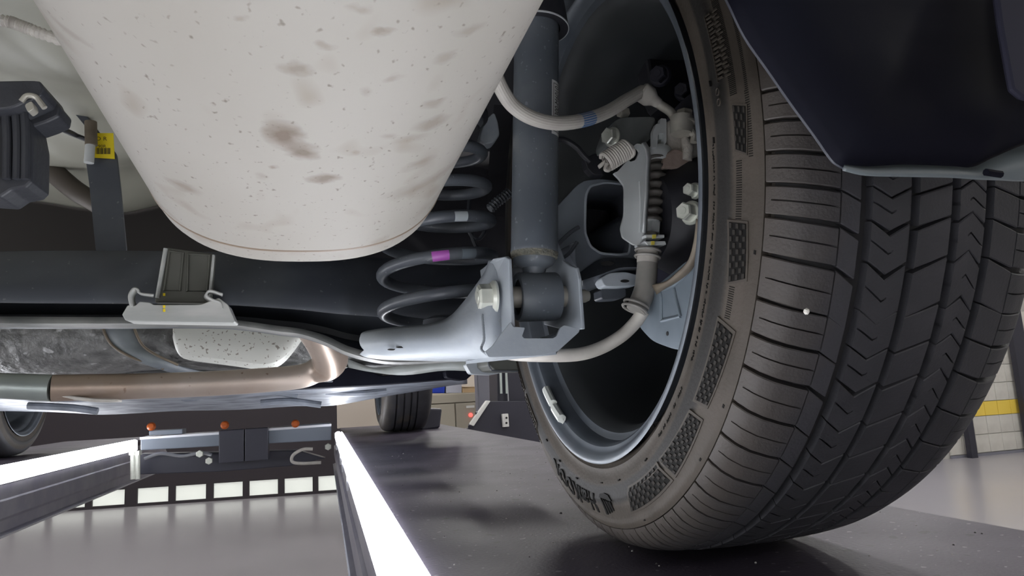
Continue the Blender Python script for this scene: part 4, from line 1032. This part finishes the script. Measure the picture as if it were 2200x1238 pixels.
# wheel arch and inner walls
MB().box((.30, 1.12, .32), (.74, .01, .28)).build('wheelhouse_wall', m_black, ub, smooth=0)
MB().box((-.02, .93, .29), (.05, .4, .22)).build('side_rail', m_ecoat, ub, smooth=0, bevel=.01)
MB().lathe([(0,.372),(.25,.372)], (.24, YW, ZW), (1,0,0), 40, a0=-75, a1=75).build('wheel_arch_liner', m_black, ub)
MB().box((-.75, 1.41, .355), (1.5, .01, .31)).build('shade_sheet', mat('shade_brown', (.018,.0145,.0125), .7), ub, smooth=0)  # dark sheet standing in for the shade beyond the floor pan

MB().tube(cr(pxs([(80,265,.9),(140,280,.93),(168,293,1.0)], .9), 6), .003, 8).build('seam_line', m_black, ub)
# left hanging parts
YH = .62
hg = thing('exhaust_hanger', at(40, 420, Y=YH), 'black ribbed rubber exhaust hanger block at the left edge', 'hanger')
MB().prism(smooth_outline(pxs([(-60,174),(86,172),(94,190),(88,205),(20,234),(-60,236)], YH), .2, 3), (0,.05,0)).build('top_cap', m_plast, hg, smooth=0, bevel=.002)
MB().prism(smooth_outline(pxs([(20,238),(104,200),(130,230),(126,250),(100,262),(70,272),(20,262)], YH+.03), .2, 3), (0,.03,0)).build('arm', m_plast, hg, smooth=0, bevel=.002)
MB().prism(smooth_outline(pxs([(-60,236),(60,250),(70,300),(68,390),(56,402),(24,408),(0,424),(-60,420)], YH+.02), .12, 3), (0,.04,0)).build('ribbed_body', m_plast, hg, smooth=0, bevel=.002)
for x0 in (-28, 12, 34, 52):
    MB().tube(cr(pxs([(x0,244),(x0+3,300),(x0+2,385)], YH+.016), 4), .0032, 10).build('rib', m_plast, hg)
MB().tube(cr(pxs([(46,218),(58,206),(76,208),(88,222),(96,232)], YH-.006), 5), .0022, 10).build('wire_clip', m_zinc2, hg)
MB().prism(smooth_outline(pxs([(52,225),(68,216),(74,232),(60,242)], YH-.008), .3, 3), (0,.01,0)).build('clip_tab', m_zinc2, hg, smooth=0, bevel=.001)
ch = thing('corrugated_hose', at(20, 50, Y=.70), 'thin cream corrugated hose in the top left corner', 'hose')
pc = cr(pxs([(-500,20),(-200,24),(0,44),(40,54),(100,76),(260,130),(420,160)], .70), 16)
MB().tube(pc, [.0045+(.0014 if k % 2 else 0) for k in range(len(pc))], 14).build('corrugated_tube', m_hose, ch, smooth=0)
stp = thing('hanging_strap', at(235, 545, Y=1.0), 'flat dark-blue steel strap carrying a yellow label', 'strap')
MB().prism(smooth_outline(pxs([(152,234),(176,236),(250,330),(258,400),(272,543),(206,543),(192,400),(185,350),(182,270)], 1.0), .08, 3), (0,.006,0)).build('strap_body', m_ecoat, stp, smooth=0, bevel=.001)
lbl = MB().prism(pxs([(200,286),(243,286),(246,341),(203,338)], .996), (0,.002,0)).build('label', m_yellow, stp, smooth=0)
for (body_, x, y, h_, wd) in (('O R', 206, 302, 8, 24), ('P90R', 206, 317, 6, 22)):
    vs, fs = text_mesh(body_, 1, 0); x0 = min(v.x for v in vs); x1 = max(v.x for v in vs); yh = max(v.y for v in vs)
    MB().add([at(x+wd*(v.x-x0)/(x1-x0), y-h_*v.y/yh, Y=.9955) for v in vs], fs).build('label_text', m_ink, lbl, smooth=0)
mb = MB()
for k in range(13): mb.prism(pxs([(206+k*2.5,318),(206+k*2.5+(1.6 if k%3 else .9),318),(206+k*2.5+(1.6 if k%3 else .9),331),(206+k*2.5,331)], .9955), (0,.0003,0))
stuff(mb.build('barcode', m_ink, lbl, smooth=0))
MB().tube(pxs([(195,262),(196,312)], .985), [.0075,.0075], 14).build('rusty_pin', m_tan, stp)
MB().tube(pxs([(194,312),(191,350)], .985), .006, 14).build('pin_tip', m_lever, stp)
bpipe = MB().tube(cr(pxs([(60,318),(110,365),(160,408),(200,432),(228,448)], 1.2), 6), .016, 18).build('brown_pipe', mat('dull_brown_pipe', (.075,.062,.05), .5, .2))
tag(bpipe, 'dull brown pipe running diagonally under the car floor', 'pipe')
wire = MB().tube(cr(pxs([(70,262),(110,268),(150,286),(186,300)], .99), 6), .0032, 8).build('underbody_cable', m_black)
tag(wire, 'thin black cable from the hanger block to the strap', 'cable')

# bracket on the beam
cg = thing('cable_guide', at(385, 690, Y=.78), 'olive ribbed guide plate in a worn pale plastic clip on the beam', 'bracket')
YG = .785
MB().prism(pxs([(358,532),(461,546),(452,652),(332,650),(340,600)], YG), (0,.012,0)).build('guide_plate', m_olive, cg, smooth=0, bevel=.0012)
for l in ([(364,540),(394,544),(386,625),(352,625)], [(404,546),(450,549),(444,626),(402,626)]):
    a_ = pxs(l, YG-.0008); a_.append(a_[0]); MB().tube(a_, .0014, 6, caps=False).build('raised_frame', m_olive, cg)
MB().tube(pxs([(356,534),(338,640)], YG-.001), .0022, 8).build('edge_rib', m_clip, cg)
MB().tube(pxs([(459,548),(450,640)], YG-.001), .0014, 8).build('edge_rib', m_clip, cg)
cl = smooth_outline(pxs([(262,676),(274,656),(290,657),(300,648),(322,650),(330,655),(430,655),(470,640),(490,655),(505,690),(502,694),(270,690)], YG-.028), .12, 3)
MB().prism(cl, (0,.03,0)).build('clip_base', m_clip, cg, smooth=0, bevel=.0015)
MB().loft([cr(pxs([(281,660),(277,636),(286,620),(296,622),(300,630),(330,634)], YG-.03), 5), cr(pxs([(292,660),(288,640),(294,628),(300,630),(306,634),(330,638)], YG-.02), 5)]).build('curled_lug', m_clip, cg, solid=.002)
MB().loft([cr(pxs([(478,664),(474,650),(458,644),(444,634),(452,624),(478,632)], YG-.03), 5), cr(pxs([(468,664),(464,652),(450,648),(440,638),(450,630),(478,636)], YG-.02), 5)]).build('curled_lug', m_clip, cg, solid=.002)
for y in (630, 656, 664):
    MB().prism(pxs([(350,y),(355,y),(355,y+6),(350,y+6)], YG-.031 if y > 640 else YG-.002), (0,.001,0)).build('paint_dot', m_yellow, cg, smooth=0)

# fuel tank, strap
YTk = 1.45
tk = thing('fuel_tank', at(250, 780, Y=YTk), 'black rough-textured plastic fuel tank with a steel strap', 'fuel tank')
def tank_rows():
    rows = []
    for (px, yb) in ((-700,700),(-400,760),(-100,812),(0,822),(120,818),(200,806),(300,792),(420,795),(520,800),(640,798),(760,790),(860,786)):
        rows.append([at(px, 640, Y=YTk-.0), at(px, 700, Y=YTk-.02), at(px+10, (700+yb)/2, Y=YTk-.015), at(px+20, yb-14, Y=YTk+.05), at(px+30, yb, Y=YTk+.15), at(px+40, yb+2, Y=YTk+.5)])
    return rows
MB().loft(tank_rows()).build('tank_shell', m_tank, tk, sub=2, smooth=60)
MB().loft([cr(pxs([(216,690,1.41),(222,716,1.4),(240,745,1.4),(280,770,1.4),(350,795,1.42),(420,812,1.5)], 1.4), 6), cr(pxs([(284,690,1.41),(290,715,1.4),(305,745,1.4),(335,765,1.4),(380,785,1.42),(440,800,1.5)], 1.4), 6)]).build('tank_strap', m_strap, tk, solid=.003)
for l in ([(219,690,1.408),(225,716,1.398),(243,744,1.398),(283,768,1.398),(352,793,1.418)], [(286,690,1.408),(292,715,1.398),(308,744,1.398),(338,764,1.398),(382,784,1.418)]):
    MB().tube(cr(pxs(l, 1.4), 6), .0025, 8).build('strap_edge', m_tan, tk)
hs = thing('heat_shield', at(500, 795, Y=1.25), 'speckled cream heat shield beside the fuel tank', 'heat shield')
hr = []
for (px, yt, yb) in ((372,690,732),(376,690,752),(386,690,768),(400,690,775),(450,690,781),(520,690,790),(560,692,797),(590,694,794),(612,696,778),(634,698,750),(650,700,725),(660,704,712)):
    hr.append([at(px, yt-30, Y=1.24), at(px, yt, Y=1.23), at(px, (yt+yb)/2, Y=1.215), at(px, yb-8, Y=1.22), at(px+2, yb, Y=1.24), at(px+2, yb-3, Y=1.28), at(px+2, yb-8, Y=1.46)])
MB().loft(hr).build('shield_shell', m_alumin, hs, sub=1, smooth=60, solid=.002)
# exhaust pipe with its elbow
ep = thing('exhaust_pipe', at(400, 840, Y=1.15), 'bronze-tinted exhaust pipe bending up at its right end', 'exhaust pipe')
YEp = 1.12
pth = cr(pxs([(112,834,1.10),(200,832,1.11),(300,830,1.12),(420,826,1.12),(540,819,1.12),(640,810,1.12),(680,796,1.115),(704,784,1.10),(708,762,1.08),(694,730,1.06),(672,696,1.05),(648,655,1.05)], YEp), 8)
MB().tube(pth, [.0185+.0085*max(0,min(1,(k-46)/14)) for k in range(len(pth))], 28).build('pipe', m_pipe, ep, smooth=80)
MB().tube(pxs([(-200,826),(0,829),(112,834)], 1.10), [.0175,.0175,.0185], 24).build('pipe_joint', m_pipe2, ep, smooth=80)
MB().loft([cr(pxs([(130,850,1.09),(200,858,1.09),(250,860,1.09)], 1.1), 4), cr(pxs([(120,852,1.10),(200,862,1.10),(262,862,1.10)], 1.1), 4)]).build('weld_flange', m_hose, ep, solid=.003)
# front floor panels seen edge-on
fp = thing('front_floor_panel', at(500, 870, Y=2.2), 'pale blue-grey ribbed front floor panel lit from below', 'car underbody')
rows = []
for k, (px, yt, yb) in enumerate([(-500,826,884),(-100,838,884),(0,846,884),(80,852,885),(180,856,889),(200,852,893),(290,850,890),(380,848,883),(470,844,883),(560,838,880),(640,834,872),(700,832,876),(760,828,866),(840,826,850),(900,824,842),(960,822,830),(1004,820,826)]):
    rows.append([at(px, yt-12, Y=1.75), at(px, yt, Y=1.8), at(px, (yt*2+yb)/3+random.uniform(-2,2), Y=2.0), at(px, (yt+2*yb)/3+random.uniform(-3,3), Y=2.25), at(px, yb-4, Y=2.5), at(px, yb, Y=2.6), at(px, yb-6, Y=2.62)])
MB().loft(rows).build('pressed_panel', m_pan2, fp, sub=2, smooth=60, solid=.003)
for l in ([(210,858),(262,850),(300,852)], [(380,846),(400,856),(430,852)], [(520,846),(580,842),(640,850)], [(60,872),(150,876),(210,884)], [(560,866),(620,862),(690,870)], [(700,842),(760,846),(830,840)]):
    MB().tube(cr(pxs(l, 1.99), 5), .009, 8).build('pressed_bead', m_pan2, fp)
bg = thing('black_undercover', at(860, 812, Y=1.5), 'black plastic undercover edge beneath the axle', 'undercover')
MB().prism(smooth_outline(pxs([(716,822),(720,800),(760,785),(820,808),(880,800),(1000,788),(1006,800),(1000,812),(900,820),(800,828),(300,852),(300,832),(600,818)], 1.5), .1, 2), (0,.12,0)).build('undercover_plate', m_bumper, bg, smooth=0, bevel=.002)
MB().prism(smooth_outline(pxs([(956,796),(1010,792),(1014,806),(1000,818),(960,812)], 1.46), .2, 2), (0,.06,0)).build('end_lug', m_bumper, bg, smooth=0, bevel=.002)
sf = thing('sill_flange', at(1000, 790, Y=1.35), 'pale grey sill flange between the axle and the rear tyre', 'car underbody')
rows = [cr(pxs([(745,770,1.5),(800,790,1.45),(860,786,1.4),(950,778,1.35),(1050,766,1.3),(1120,762,1.3)], 1.3), 5), cr(pxs([(750,790,1.5),(800,800,1.45),(870,806,1.4),(960,796,1.35),(1050,800,1.3),(1120,795,1.3)], 1.3), 5)]
MB().loft(rows).build('flange_sheet', mat('sill_paint', (.27,.29,.29), .45, c2=(.2,.21,.2), nscale=10), sf, solid=.003)
MB().prism(smooth_outline(pxs([(1000,782),(1040,776),(1104,790),(1090,798),(1058,806),(1012,804)], 1.28), .15, 2), (0,.03,0)).build('flange_tab', mat('tab_paint', (.34,.37,.4), .45), sf, smooth=0, bevel=.002)
jp = thing('jacking_pad', at(1080, 790, Y=1.2), 'olive-grey rounded plastic pad left of the tyre bead', 'jack pad')
MB().prism(smooth_outline(pxs([(1050,766),(1150,764),(1150,797),(1064,796),(1050,784)], 1.18), .2, 4), (0,.1,0)).build('pad_body', mat('olive_pad', (.075,.078,.07), .55), jp, smooth=0, bevel=.003)
ppts = pxs([(1050,766),(1050,784),(1056,794),(1066,797),(1150,798)], 1.178); MB().tube(cr(ppts, 4), .0016, 8).build('pad_edge', m_ecoat, jp)
# thin brake line fragments behind the spring
ln = thing('brake_line', at(1020, 510, Y=.95), 'thin looping brake line with a ribbed sleeve behind the coil spring', 'brake line')
MB().tube(cr(pxs([(1008,430),(1006,480),(1012,505),(1028,514),(1040,500),(1044,480)], .88), 6), .0028, 8).build('line', m_ecoat, ln)
MB().tube(cr(pxs([(1012,500),(1018,520),(1028,540)], .88), 6), .0028, 8).build('line', m_ecoat, ln)
pc = cr(pxs([(1052,450),(1066,436),(1082,424),(1096,412)], .85), 6)
MB().tube(pc, [.005+(.0022 if k % 2 else 0) for k in range(len(pc))], 12).build('ribbed_sleeve', m_spring, ln, smooth=0)

# ================================================================== BUMPER CORNER
bc = thing('bumper_corner', at(1900, 300, Y=.2), 'black plastic bumper corner covering the top of the tyre', 'bumper')
YBm = .235
edge = [(1500,-120),(1562,0),(1600,78),(1650,150),(1700,222),(1750,290),(1782,336),(1798,352),(1826,362),(1900,362),(1960,358),(2040,360),(2085,362),(2130,342),(2200,312),(2330,270)]
E_ = cr(pxs(edge, YBm), 4)
def off(p, dx, dy, dz): return p+V((dx, dy, dz))
cen = at(2180, -330, Y=YBm)
rows = [E_]
for (t, dy) in ((.02,-.003),(.05,-.007),(.09,-.009),(.15,-.009),(.25,-.005),(.4,.002),(.6,.009),(.85,.014),(1.0,.015)):
    rows.append([p.lerp(cen, t)+V((0, dy, 0)) for p in E_])
MB().loft(rows).build('liner_panel', m_bumper, bc, smooth=60, solid=.002)
MB().tube(E_, .0009, 8).build('panel_edge', m_pedge, bc)
MB().prism(pxs([(1600,-200),(1800,250),(1850,310),(2100,330),(2400,250),(2400,-200)], .268), (0,.003,0)).build('inner_panel', m_bumper, bc, smooth=0)
lip = [cr(pxs([(1812,358),(1860,362),(1940,358),(2040,361),(2086,363),(2130,342),(2200,312),(2300,280)], YBm-.003), 5), cr(pxs([(1812,362),(1860,373),(1940,376),(2040,378),(2100,382),(2150,385),(2200,388),(2300,390)], YBm-.007), 5)]
MB().loft(lip).build('lower_lip', m_lip, bc, solid=.002)
MB().tube(pxs([(2118,370),(2150,375)], YBm-.012), .0016, 8).build('lip_notch', m_bumper, bc)
MB().prism(smooth_outline(pxs([(2136,-60),(2150,50),(2168,150),(2176,192),(2200,212),(2400,240),(2400,-60)], .205), .15, 3), (0,.003,0)).build('bumper_skin', mat('bumper_skin_paint', (.02,.02,.032), .6, spec=.1), bc, smooth=0, bevel=.003)
for (x, y) in ((1768,208),(1881,75),(1719,150)):
    MB().lathe([(0,.0),(0,.0009),(.0006,.0004),(.0006,0)], at(x, y, Y=YBm-.0), (0,-1,0), 7).build('dirt_speck', m_grit, bc, smooth=0)

# ================================================================== FRONT WHEELS
def front_wheel(x, lbl, sgn):
    t = thing('wheel', (x, YW+2.69, ZW), lbl, 'wheel'); c = V((x, YW+2.69, ZW)); R1 = R0
    pr = []
    g = [(.0535,.0455),(.0195,.0130),(-.0105,-.0170),(-.0370,-.0440)]
    pts = []
    for k in range(len(HP)-1, 0, -1): pts.append((HP[k][0], R1-HP[k][1]))
    full = [(a_, r) for a_, r in pts if a_ > .056]
    for (a_, b_) in g: full += [(a_+.0005, R1-.001), (a_-.0005, R1-.008), (b_+.0005, R1-.008), (b_-.0005, R1-.001)]
    full += [(-a_, r) for a_, r in reversed(pts) if a_ > .046]
    ty = MB().lathe([(-a_*sgn, r) for a_, r in full], c, (1,0,0), 96).build('tyre', m_side_r, t, smooth=35)
    ty.data.materials.append(m_tread)
    for p in ty.data.polygons:
        if math.hypot(p.center.y, p.center.z) > R1-.03: p.material_index = 1
    MB().lathe([(a_*sgn, r) for a_, r in rp], c, (1,0,0), 64).build('rim', m_rimp, t, smooth=40)
    MB().lathe([(.08*sgn,.2),(.08*sgn,0)], c, (1,0,0), 48).build('rim_face', m_black, t, smooth=0)
    MB().lathe([(-.02*sgn,0),(-.02*sgn,.13),(.0,.13),(.0,0)], c, (1,0,0), 48).build('brake_disc', m_tan, t)
    MB().box(c+V((-.05*sgn,.02,.02)), (.05,.08,.10)).build('knuckle', m_ecoat, t, smooth=0, bevel=.01)
    return t
front_wheel(XC, 'right front wheel standing far down the runway beyond the exhaust', 1)
front_wheel(-1.30, 'left front wheel at the far left edge of the picture', -1)
fb = thing('front_underfloor', (-.43, 3.6, .1), 'dark engine bay underside between the front wheels', 'car underbody')
MB().box((-.43, 3.4, .12), (1.3, 1.4, .12)).build('cover', m_black, fb, smooth=0, bevel=.01)
MB().box((-.43, 2.4, .30), (1.5, .6, .35)).build('sill_body', m_black, fb, smooth=0, bevel=.01)
